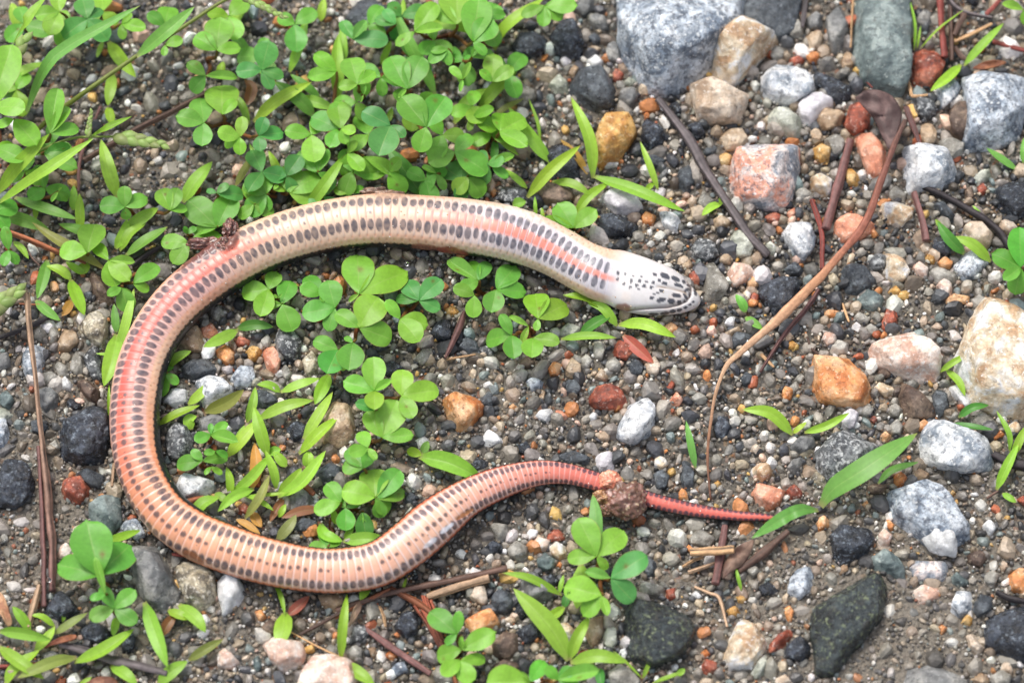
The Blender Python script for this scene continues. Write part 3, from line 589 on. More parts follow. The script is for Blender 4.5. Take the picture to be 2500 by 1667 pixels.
for t in [('slate',[(1370,450),(1500,415),(1620,490),(1600,530),(1450,500)]),('black',[(540,1200),(620,1130),(740,1180),(760,1250),(700,1290),(580,1280)]),('black',[(830,1300),(900,1210),(930,1260),(910,1340),(840,1360)]),
          ('pinkwhite',[(1480,1380),(1540,1330),(1640,1430),(1590,1480),(1490,1460)]),('green',[(1725,1420),(1760,1370),(1795,1450),(1760,1510)]),('brown',[(1780,1180),(1850,1130),(1900,1160),(1890,1230),(1810,1230)]),
          ('tan',[(2170,960),(2250,940),(2352,960),(2350,1050),(2280,1075),(2200,1030)]),('grey',[(270,1360),(350,1330),(430,1370),(400,1410),(300,1400)]),('black',[(300,1060),(400,910),(500,1000),(530,1060),(420,1130),(340,1120)]),
          ('pinkwhite',[(400,640),(450,600),(500,660),(470,720),(400,700)]),('red',[(1620,350),(1670,330),(1715,370),(1690,420),(1630,400)]),('orange',[(1740,1080),(1790,1065),(1820,1120),(1770,1150)]),('slate',[(2000,470),(2100,440),(2180,490),(2100,540),(2010,530)]),
          ('glass',[(1270,1340),(1360,1310),(1400,1340),(1300,1390)]),('glass',[(1140,1370),(1180,1345),(1210,1380),(1160,1400)]),('glass',[(0,560),(40,530),(60,590),(20,610)]),('slate',[(2150,140),(2250,60),(2340,110),(2330,180),(2220,210)]),('grey',[(1980,300),(2060,240),(2140,300),(2120,380),(2010,390)])]:
    S_('G',t[0],.5,16,t[1])

S_('H','blackgreen',.4,18,[(1960,1060),(2010,980),(2120,1000),(2250,1050),(2360,1090),(2430,1180),(2420,1260),(2330,1380),(2200,1440),(2100,1460),(2010,1400),(1990,1250),(1965,1150)],'big blue-black flecked stone beside the clover below the tail','the big blue-black flecked stone')
S_('H','orange',.5,24,[(850,1140),(940,1080),(1040,1065),(1060,1120),(1095,1155),(1050,1190),(960,1230),(900,1250),(870,1190)],'orange-pink angular chip beside a small clover','the orange-pink angular chip')
S_('H','tan',.5,22,[(1670,1230),(1720,1100),(1770,1040),(1800,1080),(1800,1220),(1750,1340),(1690,1290)],'tan long shard below the clover, tip upward')
S_('H','slate',.35,20,[(1480,0),(1600,-30),(1720,20),(1730,90),(1620,80),(1520,50)])
S_('H','lilac',.4,26,[(1750,0),(1870,-30),(1870,110),(1760,120)],'lilac-white block just above the thin part of the tail')
for t in [('glass',[(1020,490),(1060,470),(1180,480),(1130,560),(1090,600),(1050,540)]),('white',[(1275,540),(1300,510),(1360,520),(1340,570),(1295,590)]),('red',[(1420,560),(1470,510),(1530,540),(1530,590),(1450,600)]),
          ('pinkwhite',[(1310,600),(1360,560),(1440,590),(1420,650),(1350,655)]),('cream',[(1430,640),(1480,610),(1535,620),(1550,690),(1500,720),(1440,690)]),('glass',[(1145,650),(1200,590),(1280,630),(1280,700),(1210,730),(1160,700)]),
          ('green',[(1345,720),(1400,670),(1480,720),(1460,780),(1400,800),(1350,770)]),('black',[(985,640),(1040,590),(1110,610),(1110,660),(1040,685)]),('beige',[(880,980),(920,900),(990,900),(1015,1020),(970,1035)]),
          ('slate',[(1030,1000),(1090,920),(1170,950),(1195,1020),(1140,1090),(1060,1070)]),('black',[(1215,1210),(1290,1160),(1370,1170),(1370,1260),(1280,1290)]),('brown',[(1040,1300),(1120,1210),(1210,1230),(1220,1350),(1150,1410),(1050,1390)]),
          ('palegreen',[(1800,1220),(1840,1160),(1890,1190),(1895,1290),(1850,1340),(1805,1300)]),('cream',[(1490,1160),(1560,1150),(1610,1210),(1580,1290),(1520,1240)]),('black',[(370,1160),(420,1080),(510,1070),(545,1140),(530,1220),(460,1250),(400,1210)]),
          ('darkgran',[(60,1250),(110,1160),(180,1170),(210,1230),(170,1280),(80,1290)]),('black',[(1400,830),(1470,815),(1500,870),(1460,930),(1410,900)]),('grey',[(1240,840),(1320,780),(1380,850),(1450,940),(1450,1000),(1340,1030),(1250,950)]),
          ('cream',[(2150,0),(2200,-10),(2250,60),(2200,100),(2150,70)]),('slate',[(2140,130),(2190,100),(2260,130),(2230,220),(2160,240)]),('black',[(870,80),(940,40),(1010,60),(1000,120),(920,130)]),('brown',[(1050,1450),(1130,1400),(1230,1430),(1220,1530),(1130,1560),(1050,1530)]),
          ('glass',[(630,1490),(680,1440),(780,1480),(790,1570),(640,1560)]),('glass',[(1830,1490),(1900,1440),(2000,1480),(2060,1550),(2040,1620),(1850,1600)]),('glass',[(2040,900),(2120,880),(2230,910),(2210,980),(2080,970)]),('glass',[(40,1350),(90,1300),(150,1320),(150,1390),(70,1410)]),
          ('bluegran',[(340,1470),(440,1400),(470,1480),(380,1510)]),('palegreen',[(420,460),(480,370),(530,420),(510,500),(440,500)]),('tan',[(650,270),(680,225),(735,240),(720,290)]),('red',[(1620,1350),(1680,1330),(1760,1350),(1720,1380),(1640,1380)]),
          ('black',[(1180,1080),(1230,1020),(1290,1080),(1250,1130)]),('slate',[(2070,780),(2110,690),(2160,730),(2160,820),(2110,850)]),('orange',[(300,1370),(350,1330),(400,1370),(360,1410)]),('tan',[(180,1330),(240,1310),(260,1360),(220,1390)]),
          ('beige',[(1110,1140),(1160,1110),(1210,1140),(1180,1170)]),('orange',[(1480,760),(1500,730),(1525,750),(1510,780)]),('slate',[(440,300),(490,270),(540,310),(500,350),(450,340)]),('glass',[(1580,440),(1560,520),(1580,560),(1540,540)]),
          ('red',[(2230,930),(2290,910),(2300,990),(2240,1000)]),('glass',[(780,1050),(830,1040),(855,1100),(810,1120)])]:
    S_('H',t[0],.5,16,t[1])

STONE_DISCS = []     # px centre and radius: where loose grains keep off
def stone_shape(poly, h, embed, p, seed, sub, rough=0.05):
    """poly: convex outline (m,2) in metres about its centre, at widest height; returns verts"""
    r = np.random.default_rng(seed)
    d, f = ico(sub)
    zc = 0.28 * h
    pl, di = [], []
    m = len(poly)
    for i in range(m):
        a, b2 = poly[i], poly[(i + 1) % m]
        e = b2 - a; L = np.linalg.norm(e)
        if L < 1e-6: continue
        n = np.array([e[1], -e[0]]) / L
        dd = n @ a
        if dd < 0: n, dd = -n, -dd
        dd = max(dd, 1e-4)
        t = np.clip(r.normal(0.18, 0.2), -0.15, 0.7)
        pl.append([n[0] * math.cos(t), n[1] * math.cos(t), math.sin(t)]); di.append(dd * math.cos(t))
    E = np.array([(q[0], q[1]) for q in pl]); EN = E / np.linalg.norm(E, axis=1)[:, None]; ED = np.array(di) / np.linalg.norm(E, axis=1)
    ta, tt = r.uniform(0, 2 * math.pi), abs(r.normal(0, 0.16))
    pl.append([math.sin(tt) * math.cos(ta), math.sin(tt) * math.sin(ta), math.cos(tt)]); di.append(h - zc)
    for k in range(9):
        az = r.uniform(0, 2 * math.pi); el = r.uniform(0.35, 1.25)
        a2 = np.array([math.cos(az), math.sin(az)])
        dots = EN @ a2
        ext = np.min(np.where(dots > 0.05, ED / np.maximum(dots, 0.05), 1e9))
        pl.append([a2[0] * math.cos(el), a2[1] * math.cos(el), math.sin(el)])
        di.append((ext * math.cos(el) + (h - zc) * math.sin(el)) * r.uniform(0.64, 0.88))
    pl.append([0, 0, -1]); di.append(zc + embed)
    pl = np.array(pl); di = np.array(di)
    q = np.maximum(d @ pl.T / di[None], 0)
    rad = (q ** p).sum(1) ** (-1.0 / p)
    v = d * rad[:, None]
    size = float(np.sqrt((poly ** 2).sum(1).mean()))
    nz = fbm(v / size * 2.3 + seed * 1.7, seed, 4, 0.55)
    v = v * (1 + rough * (0.45 * nz - 1.1 * np.abs(vnoise(v / size * 1.7 + seed, seed + 7)) + 0.25) + 0.012 * fbm(v / size * 9.0, seed + 3, 2))[:, None]
    v[:, 2] += zc
    return v, f

def build_stones():
    for idx, (tile, mat, hf, p, pts, phrase, land) in enumerate(STONES):
        px = np.array([T(tile, *q) for q in pts], float)
        c0 = px.mean(0)
        ext = np.ptp(px, axis=0); minw = float(min(ext)); area = float(np.prod(ext)) ** 0.5
        h = hf * minw * PXM * 1.05
        w = P(px[:, 0], px[:, 1], 0.28 * h)[:, :2]
        hl = hull2(w)
        lo, hi = hl.min(0), hl.max(0); c = (lo + hi) / 2
        nm = 'pebble' if area < 62 else ('stone' if area < 150 else 'rock')
        v, f = stone_shape(hl - c, h, 0.25 * h + 0.001, min(p * 1.9, 60), 100 + idx, 5 if area > 105 else (4 if area > 40 else 3), 0.085)
        me = make_mesh(nm, v, f, STONE[mat][0])
        z0 = float(gz(c[0], c[1])) - 0.0004
        o = link(nm, me, loc=(c[0], c[1], z0))
        pxs = c0
        STONE_DISCS.append((px, area))
        el = max(ext) / max(minw, 1)
        if phrase:
            thing(o, None, nm, c, "gravel stones", label=phrase)
        else:
            size = 'tiny' if area < 28 else 'small' if area < 50 else 'medium' if area < 85 else 'large'
            shape = 'elongated' if el > 1.5 else ('rounded' if p < 15 else 'angular')
            thing(o, f"{size} {STONE[mat][1]} {shape} {nm}", nm, c, "gravel stones")
        if land: LANDMARKS.append((land, tuple(c)))
        if land == 'the granite stone with a white patch':
            q = np.array([T('I', *t) for t in [(1650,470),(1740,430),(1860,480),(1900,570),(1880,650),(1760,620)]])
            w2 = hull2(P(q[:, 0], q[:, 1], h * 0.8)[:, :2]); c2 = (w2.min(0) + w2.max(0)) / 2
            v2, f2 = stone_shape(w2 - c2, 0.0016, 0.003, 14, 991, 4, 0.14)
            v2 += np.array([c2[0] - c[0], c2[1] - c[1], h * 0.64])
            link("quartz_patch", make_mesh("quartz_patch", v2, f2, STONE['white'][0]), parent=o)
build_stones()

# ------------------------------------------------------------------ the snake, belly up
SN = np.array([(1601,677,8),(1595,678,25),(1578,679,38),(1555,677,48),(1525,672,57),(1490,666,63),(1450,654,66),(1415,640,64),(1385,632,60),(1340,612,57),(1280,580,57),(1220,555,60),(1150,536,62),
    (1060,522,62),(970,513,60),(880,508,60),(790,516,58),(700,535,58),(610,565,58),(530,606,58),(460,655,57),(405,705,56),(360,765,55),(328,835,55),(313,910,55),(310,985,54),(320,1060,53),
    (345,1125,52),(388,1185,52),(450,1230,53),(530,1265,53),(620,1293,51),(710,1309,49),(790,1311,49),(870,1295,50),(940,1250,52),(1000,1200,52),(1070,1148,42),(1150,1110,36),(1230,1088,29),
    (1300,1088,24),(1360,1102,22),(1420,1122,20),(1480,1142,18),(1540,1158,17),(1600,1170,15),(1680,1182,12),(1750,1188,9),(1797,1191,4)], float)
# roll of the belly line, half-angle of the two spot rows (degrees) at control points
SN_ROLL = np.array([0,0,0,0,0,0,0,0,0,0,-3,-7,-12,-17,-20,-21,-21,-21,-21,-22,-22,-22,-22,-22,-22,-22,-22,-20,-14,-4,2,4,5,4,2,0,0,2,3,3,4,4,4,6,8,10,10,10,10], float)
SN_ROW = np.array([18,18,18,18,18,18,18,18,20,22,24,25,26,27,28,28,28,28,28,28,28,28,29,30,31,33,38,45,44,43,42,42,42,42,41,40,40,42,42,44,46,47,48,46,46,46,46,46,46], float)
def SNK(c): return np.array(c, float)
HZ = lambda x, y: (1400 + x * 0.136054, 580 + y * 0.136054)
HEAD_SPOTS = [(1462,658,42,28,35),(1643,690,92,48,30),(1832,742,82,42,28),(1980,795,40,28,45),(2055,850,26,22,0),(1540,768,32,28,30),(1635,820,52,28,10),(1875,852,70,32,15),(1950,890,25,22,0),(2040,935,62,28,-25),
    (1580,950,48,28,15),(1480,1003,60,12,-12),(1850,1040,82,38,10),(1405,1080,42,26,-20),(1575,1118,86,42,-15),(1755,1138,66,45,5),(1900,1155,42,28,0),(1995,1135,25,25,0),(2010,1050,26,62,-35),(2085,1020,20,50,0),(2185,980,26,70,-15),
    (1440,1372,88,24,0),(1640,1358,82,30,-8),(1780,1325,56,34,-10),(1900,1300,50,28,-15),(2010,1255,35,24,-20),(2090,1205,30,20,-25),(2150,1150,30,20,-30),
    (1070,688,26,26,0),(1217,708,24,18,0),(1187,780,30,30,0),(1310,793,35,28,0),(1430,810,34,25,0),(1135,850,36,32,0),(1265,870,38,28,0),(1400,890,38,24,0),(1015,893,30,20,0),(1172,928,26,18,0),(1035,775,28,45,0),(933,660,24,40,0),(905,830,32,22,0),(800,640,26,45,0),(790,750,30,25,0)]
MOUTH = [(960,1300),(1100,1278),(1400,1255),(1700,1236),(1900,1190),(2040,1120),(2100,1020),(2110,920),(2095,830),(2050,770)]
CHIN = [(1500,880),(1700,892),(1900,945),(1985,972),(2030,1010)]

def poly_dist(xy, poly):
    best = np.full(len(xy), 1e9)
    for a, b in zip(poly[:-1], poly[1:]):
        a = np.array(a); b = np.array(b); ab = b - a
        t = np.clip(((xy - a) @ ab) / (ab @ ab), 0, 1)
        best = np.minimum(best, np.linalg.norm(xy - a - t[:, None] * ab, axis=1))
    return best
def smooth(e0, e1, x):
    t = np.clip((x - e0) / (e1 - e0), 0, 1); return t * t * (3 - 2 * t)

SNAKE_PX = spline(np.column_stack([SN[:, :2] * 1.0630, SN[:, 2] * 1.0630]), 400)   # for keeping things clear of it

def build_snake():
    n_ring, n_a = 1750, 96
    ctrl = np.column_stack([SN[:, 0] * 1.0630, SN[:, 1] * 1.0630, SN[:, 2] * 1.0630, SN_ROLL, SN_ROW, np.arange(len(SN))])
    c = spline(ctrl, n_ring)
    rpx = np.maximum(c[:, 2], 1.5) * 1.035
    r = rpx * PXM
    head = 1 - smooth(1440, 1530, c[:, 0]) * (c[:, 5] < 12)        # 0 on the head, 1 on the body
    flat = 0.66 + 0.22 * head
    zc = r * flat * 0.96
    W = P(c[:, 0], c[:, 1], zc)
    dv = np.gradient(W[:, :2], axis=0); dv /= np.linalg.norm(dv, axis=1)[:, None]
    for k in range(2): dv[:, k] = np.convolve(np.pad(dv[:, k], 12, mode='edge'), np.ones(25) / 25, 'valid')
    dv /= np.linalg.norm(dv, axis=1)[:, None]
    Nn = np.stack([-dv[:, 1], dv[:, 0], np.zeros(n_ring)], -1)
    seg = np.linalg.norm(np.diff(W[:, :2], axis=0), axis=1) / PXM
    s = np.concatenate([[0], np.cumsum(seg)])
    spacing = np.clip(0.325 * rpx, 13.0, 20.5)
    spacing = np.where(c[:, 5] < 12, 18.5, spacing)
    phase = np.concatenate([[0], np.cumsum(seg / spacing[:-1])])
    a = np.linspace(-math.pi, math.pi, n_a, endpoint=False)
    A, PH = np.meshgrid(a, phase, indexing='xy')
    roll = (np.radians(c[:, 3]) - TILT * Nn[:, 1])[:, None]; row = np.radians(c[:, 4])[:, None]
    TH = (A - roll + math.pi) % (2 * math.pi) - math.pi
    fr = PH % 1.0; ip = np.floor(PH).astype(int)
    hd = head[:, None]; K = c[:, 5][:, None]
    # --- relief: belly plates overlap like shingles, flank scales are small lozenges
    plate_edge = row + 0.34
    belly = 1 - smooth(0.0, 0.12, np.abs(TH) - plate_edge)
    saw = (1 - fr) ** 1.0
    disp = belly * (0.018 * saw - 0.022 * np.exp(-((fr - 0.0) / 0.07) ** 2) - 0.022 * np.exp(-((fr - 1.0) / 0.07) ** 2))
    u = PH; v = TH / 0.235
    lz = np.abs(((u + v * 0.5) % 1.0) - 0.5) + np.abs(((u - v * 0.5) % 1.0) - 0.5)
    scale_edge = smooth(0.62, 0.95, lz)
    disp = disp + (1 - belly) * (-0.03 * scale_edge + 0.012)
    disp = disp * hd
    dents = fbm(np.stack([s / 90, np.zeros_like(s), np.zeros_like(s) + 2], -1), 3, 2)[:, None]
    disp = disp + 0.03 * dents * np.cos(A * 1.0)
    # slightly sagging, flattened belly
    ca, sa = np.cos(A), np.sin(A)
    up = np.where(ca > 0, np.abs(ca) ** 0.85, -np.abs(ca) ** 0.9)
    R = r[:, None] * (1 + disp)
    pos = W[:, None, :] + Nn[:, None, :] * (R * sa)[..., None]
    pos[..., 2] += R * up * flat[:, None]
    g = gz(W[:, 0], W[:, 1])
    pos[..., 2] += (np.convolve(np.pad(g, 40, mode='edge'), np.ones(81) / 81, 'valid'))[:, None] + 0.0004
    # --- pigment, with plate-edge highlights painted in
    def mixa(col, c2, f): return col * (1 - f[..., None]) + np.asarray(c2) * f[..., None]
    shp = TH.shape
    kk = c[:, 5]
    def along(keys, cols):
        cols = np.array(cols, float); return np.stack([np.interp(kk, keys, cols[:, i]) for i in range(3)], -1)[:, None, :]
    L = lin
    centre = along([8,10,12,13.5,14.5,17,19,20,24,25.5,27,30,33,36,38,40,42,48], [L(220,138,124),L(222,134,118),L(226,132,114),L(224,146,126),L(226,186,160),L(228,190,162),L(218,114,94),L(212,92,78),L(210,90,76),L(212,114,90),L(216,142,106),L(222,164,130),L(224,168,142),L(224,180,154),L(220,150,130),L(214,118,102),L(210,108,94),L(198,94,82)])
    row_bg = along([8,12,14,18,20,25,27,30,34,38,41,48], [L(212,204,208),L(212,194,192),L(222,188,166),L(222,190,162),L(218,170,158),L(218,172,156),L(220,164,130),L(224,178,148),L(224,184,162),L(218,156,136),L(204,100,84),L(160,76,68)])
    flank = along([5,8,12,14,18,20,23,25,27,30,34,37,40,48], [L(222,206,194),L(220,186,160),L(222,196,176),L(222,174,146),L(226,190,160),L(220,158,130),L(224,184,154),L(222,160,124),L(212,132,88),L(208,124,82),L(204,124,90),L(184,92,62),L(172,70,56),L(70,44,42)])
    col = np.broadcast_to(centre, shp + (3,)).copy()
    f = smooth(-0.12, 0.02, np.abs(TH) - (row - 0.17)); col = col * (1 - f[..., None]) + row_bg * f[..., None]
    f = 1 - belly; col = col * (1 - f[..., None]) + flank * f[..., None]
    # wobble of tone along the body
    tn = fbm(np.stack([PH * 0.35, TH * 2.2, np.zeros(shp)], -1), 21, 3)
    col = col * (1 + 0.07 * tn)[..., None]
    # flank: orange skin shows between pale scales
    skin = np.broadcast_to(flank * np.array([0.93, 0.66, 0.5]), shp + (3,))
    f = (1 - belly) * scale_edge * 0.55 * hd; col = col * (1 - f[..., None]) + skin * f[..., None]
    # whitish highlight painted on every plate edge, stronger on the neck and behind the middle
    edge = np.interp(kk, [8, 11, 13, 15, 24, 30, 33, 38, 42], [0.85, 0.75, 0.45, 0.15, 0.2, 0.3, 0.55, 0.5, 0.0])[:, None]
    f = belly * edge * np.exp(-((fr - 0.06) / 0.09) ** 2) * hd; col = mixa(col, L(236, 228, 230), f)
    f = belly * 0.35 * np.exp(-((fr - 0.95) / 0.05) ** 2) * hd; col = mixa(col, L(150, 110, 100), f)
    # two rows of slate spots
    rj = np.array([hash3(ip, np.full_like(ip, k), np.zeros_like(ip), 9) for k in range(4)])
    spot = L(42, 49, 66); dark = np.zeros(shp)
    for sgn, k in ((-1, 0), (1, 1)):
        wfr = 0.41 + 0.05 * rj[k]; wth = 0.25 * (1 + 0.15 * rj[k + 2]) * np.interp(kk, [0, 26, 38, 42, 45], [1, 1.0, 1.05, 1.4, 1.8])[:, None]
        d2 = ((fr - 0.52 + 0.05 * rj[k + 1]) / wfr) ** 2 + ((TH - sgn * row - 0.03 * rj[k]) / wth) ** 2
        dark = np.maximum(dark, 1 - smooth(0.72, 1.15, d2))
    dens = np.interp(kk, [7.2, 7.8, 20, 48], [0, 0.95, 0.93, 0.97])[:, None]
    mott = 0.82 + 0.18 * vnoise(np.stack([PH * 3.0, TH * 9, np.zeros(shp)], -1), 4)
    col = mixa(col, spot, dark * dens * np.clip(mott, 0, 1))
    # shed-film: bluish white over half of each neck plate
    film = np.interp(kk, [7, 8, 12, 13.5, 31, 32, 34, 37, 39], [0.4, 0.5, 0.5, 0.0, 0.0, 0.3, 0.35, 0.25, 0.0])[:, None]
    f = film * smooth(0.78, 0.9, fr) * (1 - smooth(0.0, 0.1, np.abs(TH) - row - 0.2)) * smooth(-0.12, 0.02, np.abs(TH) - row + 0.2) * np.clip(0.7 + 0.5 * rj[2], 0, 1)
    col = mixa(col, L(206, 208, 220), f)
    # middle row of small spots
    pres = np.interp(kk, [14, 15, 19, 20, 23, 25.5, 26, 29, 30, 36, 39, 40], [0, .3, .3, .35, .4, .75, 1, 1, .8, .8, .7, 0])[:, None]
    on = (rj[3] * 0.5 + 0.5) < pres
    sz = np.interp(kk, [14, 24, 26, 29, 40], [0.14, 0.2, 0.3, 0.27, 0.22])[:, None] * (1 + 0.3 * rj[0])
    d2 = ((fr - 0.5) / (sz * 1.15)) ** 2 + ((TH - 0.05 * rj[1]) / (sz * 0.42)) ** 2
    col = mixa(col, L(66, 60, 64), (1 - smooth(0.6, 1.2, d2)) * on * 0.85)
    # black back, edge toothed by the scale rows
    tooth = 0.10 * np.abs(((PH) % 1.0) - 0.5) * 2
    backlim = np.interp(kk, [5, 9, 24, 30, 38, 41, 48], [1.75, 1.36, 1.28, 1.24, 1.22, 1.05, 0.98])[:, None] + tooth
    f = smooth(-0.03, 0.05, np.abs(TH) - backlim); col = mixa(col, L(26, 27, 31), f * np.interp(kk, [4, 8], [0, 1])[:, None])
    # --- head: white shields with oval spots, grooves
    hx, hy, hzv = pos[..., 0].ravel(), pos[..., 1].ravel(), pos[..., 2].ravel()
    VW = A + TILT * Nn[:, 1:2]          # angle from the line of sight
    near = (K < 9.5) & (np.abs(VW) < 1.62)
    nf = near.ravel()
    xyh = np.column_stack([hx[nf], hy[nf]]); pxh = PROJ(pos.reshape(-1, 3)[nf])
    hcol = np.broadcast_to(L(212, 208, 206), (nf.sum(), 3)).copy()
    warm = smooth(0.2, 0.9, fbm(np.column_stack([xyh / 0.004, np.zeros(len(xyh))]), 31, 3) + 0.3)
    hcol = hcol * (1 - 0.35 * warm[:, None]) + L(232, 214, 200) * 0.35 * warm[:, None]
    zref = 0.0075
    def HW(x, y): q = P(*HZ(x, y), zref); return q[:2]
    zd = np.zeros(len(xyh))
    k_px = 0.136054 * PXM
    body_col = col.reshape(-1, 3)[nf]
    hmix = 1 - smooth(1470, 1525, 2 * 1495 - np.repeat(c[:, 0], n_a)[nf] + 0)  # 1 towards the snout
    hmix = smooth(1478, 1530, np.repeat(c[:, 0], n_a)[nf])
    out = body_col * (1 - hmix[:, None]) + hcol * hmix[:, None]
    for (x, y, w, h, ang) in HEAD_SPOTS:
        q = (pxh - np.array(HZ(x, y))) * PXM; ca2, sa2 = math.cos(math.radians(ang)), math.sin(math.radians(ang))
        dx, dy = q[:, 0], q[:, 1]
        e1 = (dx * ca2 + dy * sa2) / (w * 1.08 * k_px); e2 = (-dx * sa2 + dy * ca2) / (h * 1.1 * k_px)
        m = 1 - smooth(0.75, 1.2, e1 ** 2 + e2 ** 2)
        out = out * (1 - 0.94 * m[:, None]) + L(48, 52, 64) * 0.94 * m[:, None]
    for line, wd, depth, colr in ((MOUTH, 22, 0.0007, L(74, 58, 50)), (CHIN, 16, 0.0004, L(150, 128, 108))):
        d = poly_dist(pxh, [HZ(*q) for q in line]) * PXM / k_px
        m = np.exp(-(d / wd) ** 2)
        out = out * (1 - 0.9 * m[:, None]) + colr * 0.9 * m[:, None]
        zd -= depth * np.exp(-(d / (wd * 1.5)) ** 2)
    # small plate seams on the throat
    seam = np.exp(-((np.abs((fbm(np.column_stack([xyh / 0.0045, np.zeros(len(xyh))]), 77, 2)) % 0.34) - 0.17) / 0.02) ** 2) * hmix * 0.12
    out = out * (1 - seam[:, None]) + L(190, 180, 176) * seam[:, None]
    # bruise at the corner of the jaw
    d = np.linalg.norm((pxh - np.array(HZ(880, 1250))) * PXM / (k_px * np.array([190, 85])), axis=1)
    m = (1 - smooth(0.5, 1.1, d + 0.25 * fbm(np.column_stack([xyh / 0.002, np.zeros(len(xyh))]), 8, 3))) * 0.85
    out = out * (1 - m[:, None]) + L(140, 92, 74) * m[:, None]
    cf = col.reshape(-1, 3); cf[nf] = out
    pf = pos.reshape(-1, 3); pf[nf, 2] += zd
    # --- wounds: raw patches on the flanks
    pxa = PROJ(pf); facing = (np.abs(VW) < 1.6).ravel()
    def wound(pxy, rx, ry, ang, colr, dz, seed, z, amount=0.95):
        dx, dy = (pxa[:, 0] - pxy[0]) * PXM, (pxa[:, 1] - pxy[1]) * PXM
        ca3, sa3 = math.cos(math.radians(ang)), math.sin(math.radians(ang))
        e = np.sqrt(((dx * ca3 + dy * sa3) / (rx * PXM)) ** 2 + ((-dx * sa3 + dy * ca3) / (ry * PXM)) ** 2)
        sel = np.nonzero((e < 1.7) & facing)[0]
        nz = fbm(pf[sel] / 0.0016, seed, 3)
        m = (1 - smooth(0.75, 1.05, e[sel] + 0.22 * nz)) * amount
        tone = np.asarray(colr) * (1 + 0.35 * fbm(pf[sel] / 0.0009, seed + 5, 2))[:, None]
        cf[sel] = cf[sel] * (1 - m[:, None]) + np.clip(tone, 0, 1) * m[:, None]
        pf[sel, 2] += dz * m * (0.6 + 0.8 * nz)
    wound((498, 602), 88, 22, -36, L(112, 66, 60), 0.0008, 51, 0.008)
    wound((560, 580), 26, 40, 20, L(124, 82, 72), 0.0012, 52, 0.0095)
    wound((1105, 614), 44, 12, 9, L(150, 78, 62), -0.0005, 53, 0.006)
    wound((1035, 603), 34, 8, 4, L(140, 84, 66), 0.0, 54, 0.005, 0.8)
    wound((472, 1358), 32, 13, 25, L(150, 92, 56), -0.0004, 55, 0.008, 0.8)
    wound((1133, 1255), 30, 6, -32, L(188, 122, 72), -0.0006, 56, 0.0095, 0.85)
    wound((1090, 1290), 22, 6, -36, L(226, 226, 232), 0.0, 57, 0.0095, 0.8)
    wound((1050, 1325), 22, 7, -38, L(226, 226, 232), 0.0, 58, 0.0095, 0.8)
    wound((960, 478), 60, 9, -4, L(176, 140, 120), 0.0003, 59, 0.008, 0.6)
    wound((1280, 510), 60, 26, 25, L(226, 214, 200), 0.0003, 60, 0.009, 0.6)
    f = grid_faces(n_ring, n_a, wrap=True)[:, ::-1]
    me = make_mesh("snake", pf, f, M_SNAKE, cf)
    me.flip_normals() if False else None
    o = link("snake", me)
    thing(o, None, "snake", tuple(W[:, :2].mean(0)), label="dead snake lying belly up in a curve, pink and cream with black spots")
    # torn tissue: lobed lumps
    def lump(name, px, py, z, rx, ry, rz, colr, col2, seed, label, rough=0.22):
        d, fc = ico(5)
        nz = fbm(d * 2.2 + seed, seed, 4, 0.6)
        vv = d * np.array([rx, ry, rz]) * PXM * (1 + rough * nz)[:, None]
        vv += P(px, py, z)
        t = smooth(-0.4, 0.7, fbm(d * 3.0 + 9, seed + 3, 3))[:, None]
        cc = np.asarray(colr) * (1 - t) + np.asarray(col2) * t
        gl = smooth(0.62, 0.75, fbm(d * 9.0, seed + 8, 2))[:, None]
        cc = cc * (1 - 0.7 * gl) + L(220, 196, 160) * 0.7 * gl
        p_ = link(name, make_mesh(name, vv, fc, M_FLESH, cc), parent=o); p_["label"] = label
    br, pk = L(104, 72, 56), L(150, 106, 94)
    lump("prolapsed_tissue", 1528, 1222, 0.0035, 50, 46, 38, br, pk, 61, "brown-pink lump of tissue bulging from the tail")
    lump("prolapsed_tissue", 1472, 1216, 0.0020, 26, 20, 22, L(128, 88, 58), L(190, 150, 110), 62, "amber brown lobe of tissue at the tail")
    lump("prolapsed_tissue", 1481, 1240, 0.0015, 22, 20, 17, br, L(160, 110, 92), 63, "small brown lobe of tissue at the tail")
    lump("prolapsed_tissue", 1490, 1172, 0.0040, 26, 22, 16, L(206, 120, 92), L(224, 160, 130), 64, "pinkish skin fold at the tail")
    wb, wr = L(84, 54, 46), L(138, 88, 78)
    lump("torn_tissue", 562, 562, 0.0095, 18, 26, 22, wb, wr, 65, "dark brown torn tissue sticking out of the flank", 0.35)
    lump("torn_tissue", 556, 600, 0.0100, 22, 20, 20, wb, wr, 66, "dark brown torn tissue on the belly wound", 0.35)
    lump("torn_tissue", 500, 594, 0.0085, 42, 14, 14, wb, wr, 67, "brown strip of torn skin along the wound", 0.3)
    lump("crust", 915, 468, 0.0078, 30, 10, 10, L(92, 66, 54), L(140, 108, 88), 68, "brown crust on the outer flank", 0.35)
    lump("crust", 955, 472, 0.0088, 34, 7, 7, L(120, 88, 70), L(170, 134, 110), 69, "brown crust on the outer flank", 0.3)
    # sand stuck to the skin
    pool = np.concatenate([np.nonzero((pf[:, 2] > 0.002))[0]])
    sel = rng.choice(pool, 420)
    d, fc = ico(1)
    nv = len(d)
    vv = (pf[sel][:, None, :] + d[None] * (rng.uniform(0.8, 2.2, 420) * PXM)[:, None, None] * rng.uniform(0.7, 1.2, (420, 1, 3)))
    cc = np.repeat(np.array([L(214, 196, 160), L(236, 232, 222), L(150, 140, 124), L(190, 150, 110)])[rng.integers(0, 4, 420)], nv, 0)
    ff = (fc[None] + (np.arange(420) * nv)[:, None, None]).reshape(-1, 3)
